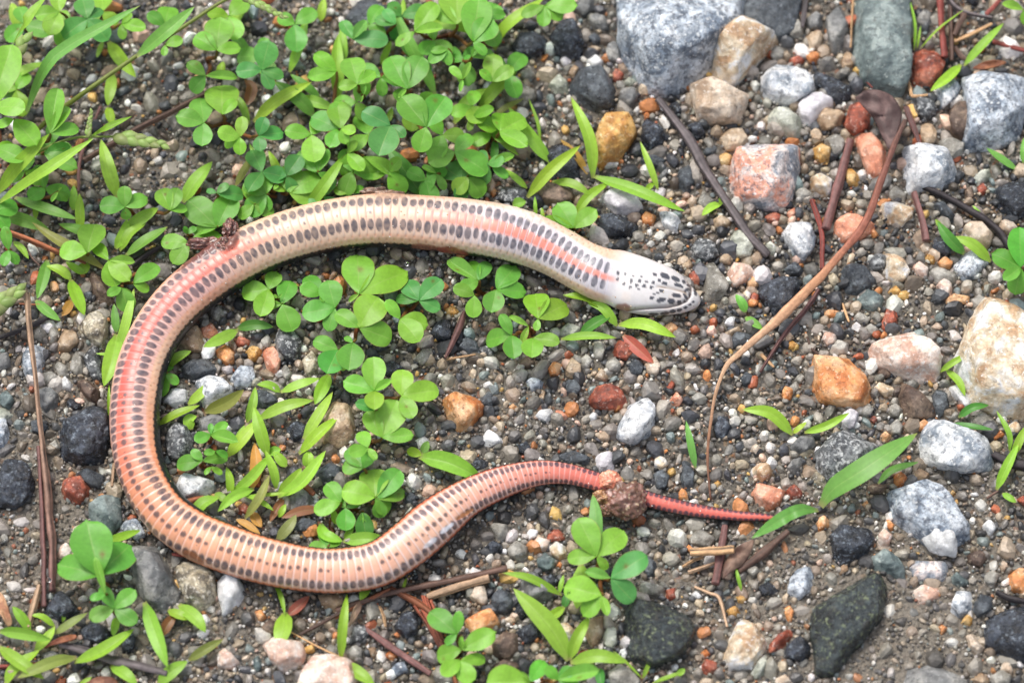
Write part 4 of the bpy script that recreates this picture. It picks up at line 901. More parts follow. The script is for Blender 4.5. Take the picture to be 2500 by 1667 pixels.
    sg = link("sand_specks", make_mesh("sand_specks", vv.reshape(-1, 3), ff, M_GRAIN, cc), parent=o); sg["kind"] = "stuff"
build_snake()
for ph, x, y in (("the snake's head", 1640, 715), ("the snake's neck", 1450, 640), ("the torn wound on the snake", 545, 585), ("the lump on the snake's tail", 1523, 1222), ("the snake's tail tip", 1905, 1265),
                 ("the snake's lower bend", 430, 1270), ("the top of the snake's curve", 930, 540), ("the snake's left bend", 335, 950), ("the middle of the snake's belly-up loop", 1000, 1320)):
    q = P(x, y, 0.004); LANDMARKS.append((ph, (q[0], q[1])))

# ------------------------------------------------------------------ clover: leaves of three leaflets, traced leaf by leaf
# plant: (tile, height of leaf joints in mm, [(joint x, joint y, [(tip x, tip y, width ratio), ...]), ...])
CLOVER = [
 ('A',14,[(405,85,[(240,110,.75),(335,235,.8),(395,-40,.8)]),(600,130,[(560,-20,.8),(700,60,.6),(430,260,.8),(740,275,.7)]),(830,165,[(990,190,.55),(840,270,.6),(900,95,.5)])]),
 ('A',14,[(1125,175,[(1010,90,.7),(1160,40,.75),(1245,165,.7)]),(1130,310,[(1250,270,.7),(1120,385,.6)])]),
 ('A',13,[(1480,345,[(1510,110,.78),(1330,245,.75),(1645,330,.62)]),(1405,520,[(1280,425,.6),(1310,630,.85),(1620,530,.35)])]),
 ('A',13,[(1790,480,[(1840,280,.85),(1612,490,.75),(1860,610,.6),(1940,520,.6)])]),
 ('A',12,[(1395,840,[(1205,790,.72),(1365,660,.7),(1380,1000,.75)]),(1520,785,[(1515,562,.8),(1610,680,.6)]),(1640,940,[(1488,900,.75),(1660,795,.6),(1640,1057,.75),(1530,1000,.6)]),(1770,930,[(1810,800,.75),(1938,905,.65),(1780,1028,.8)])]),
 ('A',12,[(2310,885,[(2130,795,.75),(2330,690,.8),(2255,1005,.75)])]),
 ('A',9,[(1820,1330,[(1810,1165,.7),(1662,1255,.7),(1815,1452,.8),(1690,1470,.8)]),(1980,1320,[(1985,1118,.75),(2182,1200,.7),(2130,1370,.7)]),(1870,1300,[(1900,1260,.6),(1960,1290,.5)])]),
 ('A',22,[(345,915,[(395,605,.42),(540,870,.55),(470,725,.4)]),(95,815,[(250,990,.7),(-20,860,.6)]),(300,1050,[(525,1150,.5),(480,1000,.5)])]),
 ('A',20,[(-40,730,[(165,735,.6),(75,290,.5)]),(-40,1010,[(110,1010,.6),(170,1090,.55)])]),
 ('A',8,[(855,1415,[(850,1270,.72),(1005,1345,.72),(680,1400,.8),(865,1505,.8)]),(1165,1440,[(1095,1285,.7),(1215,1285,.65),(1280,1420,.6)])]),
 ('A',9,[(1485,1555,[(1285,1360,.72),(1590,1335,.72),(1320,1590,.45)]),(1480,1320,[(1410,1300,.6),(1560,1255,.6),(1670,1330,.6)])]),
 ('A',10,[(2300,490,[(2150,365,.6),(2105,530,.55)]),(2170,1180,[(2040,1035,.55),(2235,1015,.5),(2290,1240,.5)])]),
 ('A',9,[(-60,1430,[(125,1420,.75),(60,1560,.6)]),(400,1310,[(470,1370,.6),(350,1380,.4),(420,1280,.4)])]),
 ('B',15,[(120,580,[(70,395,.72),(-10,590,.7),(240,490,.62)]),(160,650,[(175,590,.4),(140,700,.4)])]),
 ('B',17,[(455,612,[(340,378,.66),(560,385,.66),(400,670,.35)])]),
 ('B',16,[(590,870,[(420,655,.7),(725,655,.75),(540,1038,.82)]),(345,860,[(150,760,.7),(265,1050,.85),(445,930,.65)])]),
 ('B',15,[(785,1040,[(900,915,.62),(605,1105,.8),(1010,1180,.68)]),(660,1190,[(545,1330,.5),(720,1300,.5),(560,1135,.4)]),(880,1212,[(780,1320,.85),(975,1345,.85)])]),
 ('B',15,[(510,220,[(660,20,.55),(700,190,.4),(380,310,.5)]),(800,170,[(800,-70,.85),(640,40,.6)]),(910,290,[(1050,140,.85),(950,-10,.6),(1000,370,.6)])]),
 ('B',13,[(975,105,[(1132,100,.55),(960,-30,.6)]),(1040,560,[(1050,368,.66),(1185,460,.6),(960,480,.6)])]),
 ('B',16,[(740,340,[(605,425,.55),(745,450,.55),(620,350,.5)]),(840,545,[(750,455,.5),(890,428,.4),(820,625,.35)]),(900,390,[(845,400,.5),(950,310,.55),(1048,360,.5)])]),
 ('B',13,[(10,880,[(-20,700,.75),(105,900,.75),(40,985,.7)]),(50,1050,[(115,965,.5),(160,1165,.6),(50,1215,.7)]),(160,1070,[(230,1235,.8),(410,1205,.35)])]),
 ('B',9,[(1035,1130,[(1190,1060,.42),(1150,1215,.5)]),(910,800,[(1070,890,.62),(1045,740,.5),(880,895,.5)]),(1090,900,[(1110,755,.6),(1270,800,.72),(1280,1000,.5)])]),
 ('B',10,[(1400,40,[(1390,185,.66),(1520,130,.7),(1240,110,.5),(1620,40,.6)])]),
 ('B',8,[(55,1320,[(-40,1290,.8),(165,1280,.5)])]),
 ('B',5,[(1600,1560,[(1490,1385,.78),(1750,1430,.66),(1390,1500,.35)])]),
 ('B',12,[(90,270,[(10,140,.55),(180,140,.45),(330,270,.6)]),(380,170,[(240,130,.6),(300,60,.6)])]),
 ('D',7,[(740,240,[(640,120,.5),(920,250,.4),(790,415,.8),(880,370,.6)]),(910,400,[(1085,268,.55),(1022,445,.62)]),(830,425,[(735,480,.6),(905,490,.4),(880,590,.8)])]),
 ('D',8,[(595,190,[(405,165,.78),(650,-10,.72)])]),
 ('D',6,[(1290,120,[(1098,110,.62),(1180,262,.72),(1515,60,.5)]),(1280,60,[(1340,10,.6),(1260,10,.6)])]),
 ('D',6,[(1840,440,[(1650,460,.78),(1890,315,.78),(1780,620,.65)]),(1930,540,[(1985,372,.7),(1782,555,.5),(2000,722,.85)]),(1900,500,[(1860,480,.4),(1930,470,.4)])]),
 ('D',7,[(2290,565,[(2065,600,.72),(2240,375,.8),(2240,722,.62)]),(2200,475,[(2090,350,.55),(2210,520,.5),(2050,420,.7)])]),
 ('D',6,[(2310,850,[(2140,785,.65),(2235,1012,.88)])]),
 ('D',8,[(60,170,[(30,10,.5),(20,275,.6),(125,265,.6)])]),
 ('D',5,[(1135,1010,[(1218,1085,.62),(1095,1170,.62),(1170,950,.5)])]),
 ('D',7,[(1440,1430,[(1330,1470,.72),(1440,1350,.5),(1555,1345,.5),(1615,1470,.42)]),(1470,1540,[(1400,1560,.5),(1560,1580,.5)])]),
 ('E',9,[(130,470,[(120,198,.66),(462,300,.52),(60,520,.4)]),(130,700,[(260,485,.88),(-30,590,.62),(355,780,.78)]),(90,800,[(60,985,.85),(30,760,.5)])]),
 ('E',7,[(540,515,[(445,375,.66),(695,365,.66),(685,575,.66),(380,500,.5)]),(410,640,[(320,510,.55),(540,785,.72),(600,680,.75)])]),
 ('E',7,[(945,378,[(738,240,.4),(822,440,.65),(1015,240,.55),(880,240,.6)]),(1070,440,[(1205,265,.62),(1275,450,.62),(1035,588,.85)]),(920,480,[(910,632,.75),(775,420,.65)])]),
 ('E',7,[(1355,640,[(1335,455,.72),(1555,530,.66),(1340,720,.6)]),(1175,750,[(985,785,.62),(1190,902,.75),(1100,605,.5)]),(1290,690,[(1155,620,.3),(1240,802,.4)]),(1320,770,[(1310,890,.85),(1500,795,.55)])]),
 ('E',9,[(235,1132,[(230,893,.66),(25,1065,.62),(235,1245,.72),(350,1060,.45)]),(420,1165,[(430,985,.78),(678,1120,.62),(500,1315,.62)]),(240,1260,[(108,1210,.62)])]),
 ('E',10,[(285,1450,[(390,1190,.75),(185,1265,.62),(502,1430,.52)]),(190,1520,[(140,1400,.6),(250,1600,.5),(60,1560,.7)])]),
 ('H',8,[(160,100,[(15,85,.82),(215,-20,.72),(60,-40,.7)]),(240,300,[(12,250,.78),(230,100,.85),(445,245,.62),(335,402,.85)]),(260,310,[(410,110,.6),(280,440,.8)])]),
 ('H',6,[(40,370,[(-30,290,.7),(40,525,.85),(160,320,.5)]),(150,400,[(205,470,.5),(180,575,.72),(150,480,.35)])]),
 ('H',9,[(1755,700,[(1630,435,.66),(1945,515,.62),(1552,715,.58),(1830,790,.6)]),(1850,850,[(2095,690,.62),(2010,1010,.7),(1680,800,.45)]),(1790,970,[(1660,1105,.72),(1830,1105,.42),(1530,900,.72)])]),
 ('H',7,[(800,1230,[(610,1070,.62),(815,1075,.5),(720,1300,.6)]),(830,1340,[(1058,1215,.58),(658,1390,.72),(830,1250,.4)]),(825,1410,[(695,1510,.62),(890,1570,.75),(995,1405,.52)])]),
 ('H',8,[(1300,1560,[(1400,1412,.55),(1240,1490,.3),(1000,1570,.8)]),(1490,1545,[(1410,1455,.72),(1590,1460,.72),(1765,1470,.42),(1640,1590,.5)])]),
 ('G',11,[(680,835,[(590,455,.74),(398,755,.6),(895,610,.62)]),(720,960,[(615,990,.55),(650,705,.22)])]),
 ('G',6,[(780,1060,[(925,930,.62),(608,1120,.66),(935,1155,.66),(690,900,.5)])]),
 ('G',6,[(1385,50,[(1205,75,.62),(1310,-30,.62),(1560,20,.5)]),(1440,90,[(1400,140,.5),(1520,140,.5)])]),
 ('G',7,[(2330,330,[(2145,395,.62),(2235,200,.72)]),(2240,640,[(2105,645,.72),(2200,510,.5),(2330,590,.5)])]),
 ('F',9,[(2330,290,[(2135,190,.66),(2320,10,.62),(2215,370,.52),(2290,475,.72)])]),
 ('C',8,[(2350,70,[(2208,25,.42),(2360,170,.6)])]),
]
GREENS = {'y': lin(128, 184, 62), 'g': lin(108, 172, 64), 'd': lin(90, 158, 76)}

def tube(pts, radii, sides=6):
    pts = np.asarray(pts, float); n = len(pts)
    t = np.gradient(pts, axis=0); t /= np.maximum(np.linalg.norm(t, axis=1), 1e-9)[:, None]
    ref = np.where(np.abs(t[:, 2:3]) > 0.9, np.array([[1.0, 0, 0]]), np.array([[0, 0, 1.0]]))
    s1 = np.cross(t, ref); s1 /= np.linalg.norm(s1, axis=1)[:, None]; s2 = np.cross(s1, t)
    a = np.linspace(0, 2 * math.pi, sides, endpoint=False)
    v = pts[:, None] + np.asarray(radii)[:, None, None] * (np.cos(a)[None, :, None] * s1[:, None] + np.sin(a)[None, :, None] * s2[:, None])
    return v.reshape(-1, 3), grid_faces(n, sides, wrap=True)

VV = np.array([-1, -.94, -.7, -.45, -.2, -.06, 0, .06, .2, .45, .7, .94, 1])
def leaflet_mesh(base, tip, ratio, tint, r, fold, curl, up_bias):
    base = np.asarray(base); tip = np.asarray(tip)
    ax = tip - base; L = np.linalg.norm(ax); ax = ax / L
    side = np.cross(ax, [0, 0, 1.0]); side /= np.linalg.norm(side)
    nor = np.cross(side, ax)
    nu = 21
    u = np.linspace(0, 1, nu)
    f = np.where(u > 0.6, np.sqrt(np.maximum(1 - ((u - 0.6) / 0.4) ** 2, 0)), np.sin(math.pi / 2 * np.clip(u / 0.6, 0, 1)) ** 0.85)
    f = np.maximum(f, 0.015)
    notch = r.uniform(-0.02, 0.05)
    hw = ratio * L * 0.5 * f
    U, V = np.meshgrid(u, VV, indexing='ij')
    wob = 1 + 0.012 * np.sin(U * 19 + r.uniform(0, 6)) * (np.abs(V) > 0.9)
    x = U * L + notch * L * (U > 0.9) * (1 - np.abs(V))
    y = V * hw[:, None] * wob
    z = fold * np.abs(V) ** 1.2 * hw[:, None] - curl * L * U ** 2 + 0.012 * L * np.sin(U * 9 + V * 2 + r.uniform(0, 6)) + 0.14 * L * U * (1 - U)
    pos = base + ax * x[..., None] + side * y[..., None] + nor * z[..., None]
    tone = 1 + 0.10 * (U - 0.5) + 0.05 * V * r.choice([-1, 1])
    col = np.asarray(tint)[None, None] * tone[..., None]
    rib = (np.abs(V) < 0.03)[..., None]
    col = np.where(rib, col * 0.72 + 0.28 * lin(176, 196, 120), col)
    vein = 0.5 + 0.5 * np.sin((U * 1.0 - np.abs(V) * 0.35) * 2 * math.pi * 9)
    col = col * (0.96 + 0.07 * vein[..., None])
    rim = (np.abs(V) > 0.97)[..., None] * r.uniform(0.0, 0.75)
    col = col * (1 - rim) + lin(150, 118, 70) * rim
    if r.random() < 0.12:      # an insect nibble or rust spot
        cu, cv = r.uniform(.3, .8), r.uniform(-.6, .6)
        m = np.exp(-(((U - cu) / .06) ** 2 + ((V - cv) / .14) ** 2))[..., None]
        col = col * (1 - m) + lin(120, 100, 40) * m
    return pos.reshape(-1, 3), grid_faces(nu, len(VV))[:, ::-1], col.reshape(-1, 3)

def near_snake(px, py):
    d = np.hypot(SNAKE_PX[:, 0] - px, SNAKE_PX[:, 1] - py) - SNAKE_PX[:, 2]
    return float(d.min())

def build_clover(entry, idx, group="clover plants", desc=None):
    tile, hz, leaves = entry
    r = np.random.default_rng(500 + idx)
    J = np.array([T(tile, l[0], l[1]) for l in leaves])
    base_px = J.mean(0) + r.uniform(-10, 10, 2)
    zs = []
    for (x, y) in J:
        z = hz * r.uniform(0.75, 1.15) * 1e-3
        dd = near_snake(x, y)
        if dd < 130: z = min(z, 0.0035 + max(dd, 0) * PXM * 0.35)
        zs.append(z)
    b = P(base_px[0], base_px[1], 0.0); b[2] = float(gz(b[0], b[1])) - 0.0008
    root = link("clover_plant", None, loc=b)
    nl = 0
    young = r.random()
    for k, (jx, jy, tips) in enumerate(leaves):
        p0 = T(tile, jx, jy); j3 = P(p0[0], p0[1], zs[k])
        # creeping stem from the root, then the leaf stalk up to the joint
        node = b * 0.25 + j3 * 0.75; node[2] = max(b[2] + 0.0015, j3[2] * 0.55)
        mid = (b + node) / 2 + np.array([r.uniform(-1, 1), r.uniform(-1, 1), 0]) * 0.0012; mid[2] = (b[2] + node[2]) / 2
        v, f = tube(spline(np.array([b, mid, node]), 7), np.linspace(0.00062, 0.00048, 7))
        red = lin(140, 84, 56) * (1 - 0.4 * r.random()) + lin(120, 120, 50) * 0.3 * r.random()
        link("stem", make_mesh("stem", v - b, f, M_LEAF, np.repeat(red[None], len(v), 0)), parent=root)
        v, f = tube(spline(np.array([node, (node + j3) / 2 + [0.0003, 0, 0.0004], j3]), 6), np.linspace(0.00045, 0.0003, 6))
        leaf = link("leaf", make_mesh("leaf", v - b, f, M_LEAF, np.repeat((red * 0.6 + lin(130, 130, 60) * 0.4)[None], len(v), 0)), parent=root)
        cls = r.choice(['y', 'g', 'd'], p=[0.36, 0.58, 0.06] if tile in 'GH' else [0.46, 0.40, 0.14] if zs[k] > 0.006 else [0.38, 0.44, 0.18])
        for (tx, ty, w) in tips:
            tp = T(tile, tx, ty)
            small = w < 0.46
            tz = max(0.001, zs[k] + r.normal(0.0, 0.0014) + (0.0012 if small else 0))
            dd = near_snake(*tp)
            if dd < 60: tz = min(tz, 0.004)
            t3 = P(tp[0], tp[1], tz)
            tint = GREENS[cls] * (1 + 0.10 * r.normal()) * np.array([1 + 0.10 * r.normal(), 1, 1 + 0.1 * r.normal()])
            if small: tint = tint * 0.6 + lin(150, 196, 84) * 0.4
            v, f, c = leaflet_mesh(j3, t3, w, tint, r, r.uniform(0.05, 0.28) + (0.5 if small else 0), r.uniform(0.0, 0.12), 0)
            lf = link("leaflet", make_mesh("leaflet", v - b, f, M_LEAF, c), parent=leaf); nl += 1
    size = 'small' if nl <= 4 else 'middling' if nl <= 8 else 'bushy'
    num = {2: 'two', 3: 'three', 4: 'four', 5: 'five', 6: 'six', 7: 'seven', 8: 'eight', 9: 'nine', 10: 'ten', 11: 'eleven', 12: 'twelve', 13: 'thirteen', 14: 'fourteen'}.get(nl, 'many')
    thing(root, desc or f"{size} clover plant of {num} leaflets", "clover", (b[0], b[1]), group)
for i, e in enumerate(CLOVER): build_clover(e, i)
# under-storey of the thick clump behind the snake's back: lower leaves between the traced ones
fr_ = np.random.default_rng(77)
UNDER = [(900,60),(980,40),(1060,100),(1130,150),(1180,60),(930,190),(1010,260),(1080,330),(1150,260),(1200,330),(900,330),(860,420),(950,420),(1040,440),(1130,440),(760,330),(700,430),(790,480),(620,500),(640,420),(1240,180),(1190,400),(870,250),(1000,140),(60,420),(130,350),(40,220),(110,460),(60,60),(170,60),(250,30),(560,40),(640,140),(720,60)]
for i, (ux, uy) in enumerate(UNDER):
    a0 = fr_.uniform(0, 6.28); tips = []
    for k in range(3):
        L_ = fr_.uniform(42, 66); an = a0 + k * 2.1 + fr_.normal(0, .15)
        tips.append(((ux + L_ * math.cos(an)) * 2.8, (uy + L_ * math.sin(an)) * 2.8, fr_.uniform(.6, .82)))
    build_clover(('A', fr_.uniform(4, 8), [(ux * 2.8, uy * 2.8, tips)]), 200 + i, 'low clover sprigs', 'low three-leaflet clover sprig under taller leaves')

# ------------------------------------------------------------------ grass: blades traced one by one
# seedling: (tile, colour, [(points..., width), ...]); first point of each blade is its foot
GRASS = [
 ('A','g',[([(170,790),(300,480),(440,330),(960,40)],85)]), ('A','y',[([(60,360),(200,100),(320,-40)],75)]), ('A','y',[([(-20,1395),(200,1240),(640,950)],80),([(560,1000),(700,890),(900,790)],50)]),
 ('A','y',[([(-20,1330),(130,1120),(335,915)],90)]), ('A','y',[([(700,275),(660,390)],38),([(740,280),(830,410),(930,530)],85)]), ('A','y',[([(770,500),(755,610),(735,722)],75),([(735,730),(770,850)],60)]),
 ('A','y',[([(800,1352),(740,1150),(690,950)],92)]), ('A','y',[([(1250,1390),(1330,1260),(1452,1112)],100)]), ('A','y',[([(860,1580),(960,1500),(1085,1428)],80)]), ('A','y',[([(552,1580),(548,1450),(543,1325)],62)]),
 ('A','y',[([(500,1440),(505,1268)],55)]), ('A','y',[([(1980,502),(2050,300),(2100,95)],70)]), ('A','y',[([(1735,840),(1890,700),(2132,568)],85),([(1705,860),(1640,700),(1548,632)],50)]),
 ('A','g',[([(2150,800),(2050,690),(1875,565)],90),([(2190,675),(1985,515)],60)]), ('A','y',[([(2050,675),(2150,700),(2290,745)],75)]), ('A','o',[([(1610,1280),(1680,1160),(1760,1040)],75)]),
 ('A','y',[([(1790,1175),(1705,990)],35)]), ('A','y',[([(1930,1285),(1890,1150),(1835,1035)],60)]), ('A','y',[([(2310,690),(2300,440),(2310,230)],90)]), ('A','y',[([(1600,185),(1640,90),(1690,-20)],85)]),
 ('A','y',[([(2190,140),(2215,-20)],60)]), ('A','y',[([(150,210),(110,110),(75,10)],85)]), ('A','y',[([(20,565),(150,480),(305,418)],72)]), ('A','g',[([(-10,660),(80,645),(170,655)],52)]),
 ('A','g',[([(100,1350),(300,1420),(530,1500)],72)]), ('A','g',[([(-10,1460),(150,1500),(340,1570)],85)]), ('A','y',[([(240,1510),(252,1285)],40)]), ('A','g',[([(1700,420),(1640,300),(1570,235)],80)]),
 ('A','b',[([(1690,720),(1720,600),(1670,540)],75)]), ('A','y',[([(1500,530),(1525,420)],60)]), ('A','y',[([(2060,1480),(2230,1250),(2360,1060)],80)]),
 ('B','g',[([(650,650),(600,520),(470,290),(350,20)],95)]), ('B','y',[([(540,180),(760,150),(1062,246)],100)]), ('B','y',[([(1055,340),(1120,200),(1395,-10)],85)]), ('B','y',[([(950,730),(1070,590),(1220,458)],85)]),
 ('B','y',[([(780,835),(870,690),(1005,592)],85)]), ('B','y',[([(1445,1115),(1300,930),(1150,725)],85)]), ('B','y',[([(1280,1355),(1430,1170),(1645,995)],78),([(1280,1290),(1130,1155)],50)]),
 ('B','y',[([(1730,1215),(1705,960),(1578,662)],80),([(1690,1190),(1610,1060),(1505,952)],58,'a'),([(1730,1200),(2000,1280),(2360,1432)],80),([(1450,1240),(1590,1255),(1720,1335)],60)]),
 ('B','y',[([(1605,1470),(1700,1340),(1842,1235)],62)]), ('B','y',[([(1060,908),(1130,980),(1222,1058)],42)]), ('B','y',[([(2175,1285),(2120,1130),(2052,958)],46),([(2090,1280),(2150,1240)],35)]), ('B','y',[([(1370,972),(1350,830),(1290,668)],22)]),
 ('B','o',[([(1050,785),(1150,720),(1258,665)],45)]), ('B','y',[([(1340,1485),(1332,1345)],25)]), ('B','d',[([(565,1345),(450,1180),(325,1015)],115)]), ('B','y',[([(430,-20),(440,130)],36)]), ('B','y',[([(280,430),(348,265)],46)]),
 ('B','y',[([(30,420),(10,165)],60)]), ('B','d',[([(1050,1110),(1065,930)],52)]), ('B','y',[([(640,1330),(560,1340)],40)]), ('B','y',[([(90,870),(150,790),(258,785)],70)]), ('B','y',[([(330,830),(355,725)],40)]),
 ('B','y',[([(1390,1510),(1380,1420)],25)]), ('B','y',[([(1180,1410),(1270,1380)],70)]),
 ('C','y',[([(1940,455),(2050,330),(2212,165)],62),([(1920,450),(1820,550),(1708,637)],68)]), ('C','y',[([(1600,350),(1605,180),(1568,-10)],22),([(1620,340),(1645,180)],16),([(1640,340),(1780,190),(1945,68)],19)]),
 ('C','g',[([(2305,1165),(2200,1090),(2095,1012)],62),([(2345,1120),(2352,940)],40)]), ('C','y',[([(280,1390),(220,1410),(150,1465)],58),([(278,1400),(286,1315)],30)]), ('C','y',[([(2060,1475),(2000,1408)],22)]), ('C','y',[([(1800,1570),(1745,1505)],32)]),
 ('D','g',[([(325,235),(290,380),(255,505)],75),([(245,515),(320,590),(415,657)],62)]), ('D','y',[([(485,372),(410,310),(318,275)],72),([(485,372),(520,480),(578,620)],95)]), ('D','a',[([(490,515),(460,570),(425,625)],60)]),
 ('D','y',[([(580,335),(520,300),(450,248)],52)]), ('D','y',[([(90,108),(150,160),(195,228)],42)]), ('D','y',[([(790,165),(850,60),(870,-40)],72),([(820,180),(890,60),(1000,-10)],75)]), ('D','g',[([(860,215),(990,120),(1148,15)],92)]),
 ('D','o',[([(710,300),(560,200),(330,60),(220,-20)],72)]), ('D','y',[([(805,860),(865,650),(918,435)],64)]), ('D','g',[([(795,735),(780,540)],52)]), ('D','y',[([(800,745),(770,900),(710,1102)],105),([(800,890),(655,878)],26)]), ('D','y',[([(742,1300),(746,1085)],20)]),
 ('D','y',[([(1625,715),(1500,780),(1388,832)],74),([(1620,705),(1740,680),(1870,695)],66,'d')]), ('D','y',[([(1145,965),(1215,900),(1308,858)],62)]), ('D','y',[([(1285,1222),(1370,1150),(1452,1066)],64)]), ('D','y',[([(1075,1365),(1200,1290),(1365,1228)],64)]),
 ('D','y',[([(1310,1395),(1290,1330),(1345,1300)],70)]), ('D','o',[([(1400,1275),(1550,1210),(1668,1125)],84)]), ('D','y',[([(1920,1142),(2050,1085),(2185,1042)],62),([(1920,1142),(1840,1098),(1755,1090)],56),([(2250,1015),(2200,1120),(2152,1228)],84)]),
 ('D','y',[([(1765,1325),(1950,1240),(2145,1198)],74),([(1690,1350),(1730,1220),(1746,1105)],58),([(1830,1575),(1780,1400),(1735,1240)],84)]), ('D','y',[([(2075,1468),(2180,1300),(2275,1135)],74),([(2045,1570),(2180,1430),(2315,1305)],74)]),
 ('D','y',[([(1550,1580),(1680,1430),(1768,1325)],84),([(1600,1510),(1672,1365)],42)]), ('D','y',[([(1840,1560),(1920,1530)],60)]), ('D','g',[([(700,90),(560,40),(400,-10)],70)]), ('D','y',[([(560,330),(600,260)],80)]),
 ('G','b',[([(1722,245),(1752,100),(1740,-75)],78,'a')]), ('G','y',[([(1585,265),(1700,180),(1855,5)],64),([(1575,285),(1572,180),(1548,92)],52)]), ('G','y',[([(1735,243),(1600,290),(1487,395)],64)]), ('G','y',[([(1890,245),(1870,130),(1815,-20)],64)]),
 ('G','y',[([(1900,300),(2070,200),(2228,-10)],84),([(1905,275),(2000,190),(2062,105)],72),([(1960,95),(1870,-10)],62)]), ('G','o',[([(1675,445),(1780,300),(1842,148)],62)]), ('G','y',[([(1668,280),(1770,330),(1872,395)],52),([(1700,287),(1850,285),(1992,268)],26)]),
 ('G','y',[([(2105,105),(2110,-10)],72)]), ('G','y',[([(1308,445),(1390,340),(1498,298)],84),([(1470,268),(1560,325)],52)]), ('G','y',[([(1905,440),(1955,350)],40)]),
 ('G','b',[([(2185,388),(2060,400),(1925,445)],62,'b')]), ('G','b',[([(1942,305),(1890,390),(1845,472)],52,'b')]), ('G','b',[([(1725,400),(1750,450),(1790,505)],62,'a')]), ('G','b',[([(1615,448),(1700,490),(1785,562)],46,'a')]), ('G','o',[([(1895,598),(1980,500),(2025,425)],72)]),
 ('G','y',[([(725,602),(830,570),(965,528)],52)]), ('G','y',[([(990,1020),(1060,1220),(1148,1468)],95),([(1150,1075),(1300,1140)],62),([(1225,1035),(1340,1130),(1408,1230)],84)]), ('G','b',[([(1108,1250),(1150,1170),(1208,1100)],66,'b')]),
 ('G','y',[([(1875,885),(1920,980),(1948,1105)],32),([(1945,1085),(1935,1200),(1903,1325)],115),([(1965,1105),(2040,1040),(2115,968)],64,'p')]), ('G','y',[([(505,1415),(700,1340),(920,1198)],92),([(520,1380),(350,1420),(115,1525)],82,'o')]), ('G','o',[([(365,1225),(480,1150),(595,1078)],54)]),
 ('G','y',[([(205,1200),(150,1120),(85,1042)],64)]), ('G','y',[([(-10,1210),(150,1220),(348,1262)],74),([(372,1175),(290,1110),(205,1098)],42)]), ('G','y',[([(235,1340),(320,1250),(374,1172)],66)]), ('G','y',[([(-10,1315),(130,1420),(298,1528)],84)]), ('G','y',[([(35,1575),(100,1460),(268,1332)],84)]),
 ('G','y',[([(425,1145),(443,1050)],26)]), ('G','y',[([(800,1112),(770,1240)],52)]), ('G','y',[([(755,1445),(850,1500),(940,1580)],74)]), ('G','y',[([(1080,1580),(1180,1490),(1285,1425)],84),([(1290,1422),(1420,1340),(1528,1275)],62,'o')]),
 ('G','y',[([(525,1580),(625,1515)],32)]), ('G','y',[([(2195,485),(2220,560),(2345,605)],74)]), ('G','y',[([(2300,490),(2275,390)],46)]), ('G','y',[([(2330,1405),(2340,1200),(2372,955)],60)]), ('G','y',[([(2190,620),(2240,520)],40)]),
 ('H','y',[([(460,-10),(560,25)],60),([(545,35),(750,80),(975,178)],120)]), ('H','y',[([(25,602),(150,588),(318,585)],84),([(35,595),(95,478)],42)]), ('H','y',[([(205,895),(135,998)],60)]), ('H','g',[([(1752,650),(1750,440),(1728,270)],88)]),
 ('H','y',[([(1515,965),(1300,855),(1112,818)],54),([(1500,950),(1528,825)],32)]), ('H','y',[([(1565,1415),(1440,1190),(1185,925)],125),([(1568,1410),(1620,1260),(1708,1105)],74),([(1575,1432),(1760,1385),(1968,1425)],84)]), ('H','y',[([(1535,1045),(1440,1120),(1366,1188)],62),([(1530,1050),(1565,940)],52,'d')]),
 ('H','y',[([(1648,755),(1650,900),(1618,1062)],115)]), ('H','y',[([(2065,1535),(1950,1420),(1865,1345)],20),([(2068,1535),(2132,1385)],28)]), ('H','y',[([(2135,1568),(2240,1530),(2360,1485)],40)]), ('H','y',[([(25,1428),(100,1480),(238,1578)],84)]), ('H','y',[([(430,925),(456,845)],22)]),
 ('H','d',[([(1770,1470),(1790,1600)],60)]), ('H','y',[([(1600,1560),(1680,1480)],40)]),
 ('I','g',[([(962,362),(1050,240),(1250,110),(1625,-148)],150),([(945,388),(790,400),(488,577)],84)]), ('I','g',[([(1355,202),(1450,110),(1635,48)],48)]), ('I','y',[([(2165,245),(2230,100),(2315,-70)],62)]), ('I','y',[([(2205,268),(2300,333)],42)]), ('I','y',[([(420,935),(380,768)],24)]), ('I','y',[([(-20,1510),(35,1468)],40)]),
 ('F','y',[([(770,1432),(620,1285),(425,1256)],78),([(850,1418),(1000,1370),(1160,1278)],52),([(768,1424),(865,1346)],36)]), ('F','g',[([(450,590),(425,530),(383,465)],62),([(448,622),(568,705)],52)]), ('F','y',[([(1778,995),(1870,930),(1985,866)],42),([(1820,978),(1905,1060),(1952,1160)],54)]),
 ('F','d',[([(1905,1305),(2000,1240),(2115,1222)],52),([(1848,1348),(1990,1365),(2145,1392)],42)]), ('F','y',[([(2255,1545),(2250,1420),(2165,1260)],36)]), ('F','y',[([(2275,1575),(2365,1370)],54)]), ('F','y',[([(2125,245),(2000,130),(1870,78)],74),([(1945,195),(1840,90),(1760,-20)],74,'d')]), ('F','g',[([(108,1650),(65,1450),(42,1335)],48)]),
 ('E','y',[([(1895,700),(1800,570),(1690,530)],62),([(1850,592),(1700,500),(1525,474)],78)]), ('E','y',[([(1905,690),(2080,690),(2295,778)],78),([(1640,752),(1740,680),(1860,615)],74,'d'),([(1510,782),(1700,765),(1890,782)],58),([(1935,765),(2040,860),(2145,955)],78,'p')]),
 ('E','g',[([(560,1570),(605,1485)],54)]), ('E','y',[([(0,980),(45,940)],50)]),
]
BLADE_COL = {'y': lin(150, 194, 66), 'g': lin(120, 174, 78), 'd': lin(86, 146, 60), 'o': lin(140, 146, 74), 'a': lin(206, 150, 74), 'b': lin(138, 92, 58), 'p': lin(170, 100, 84)}
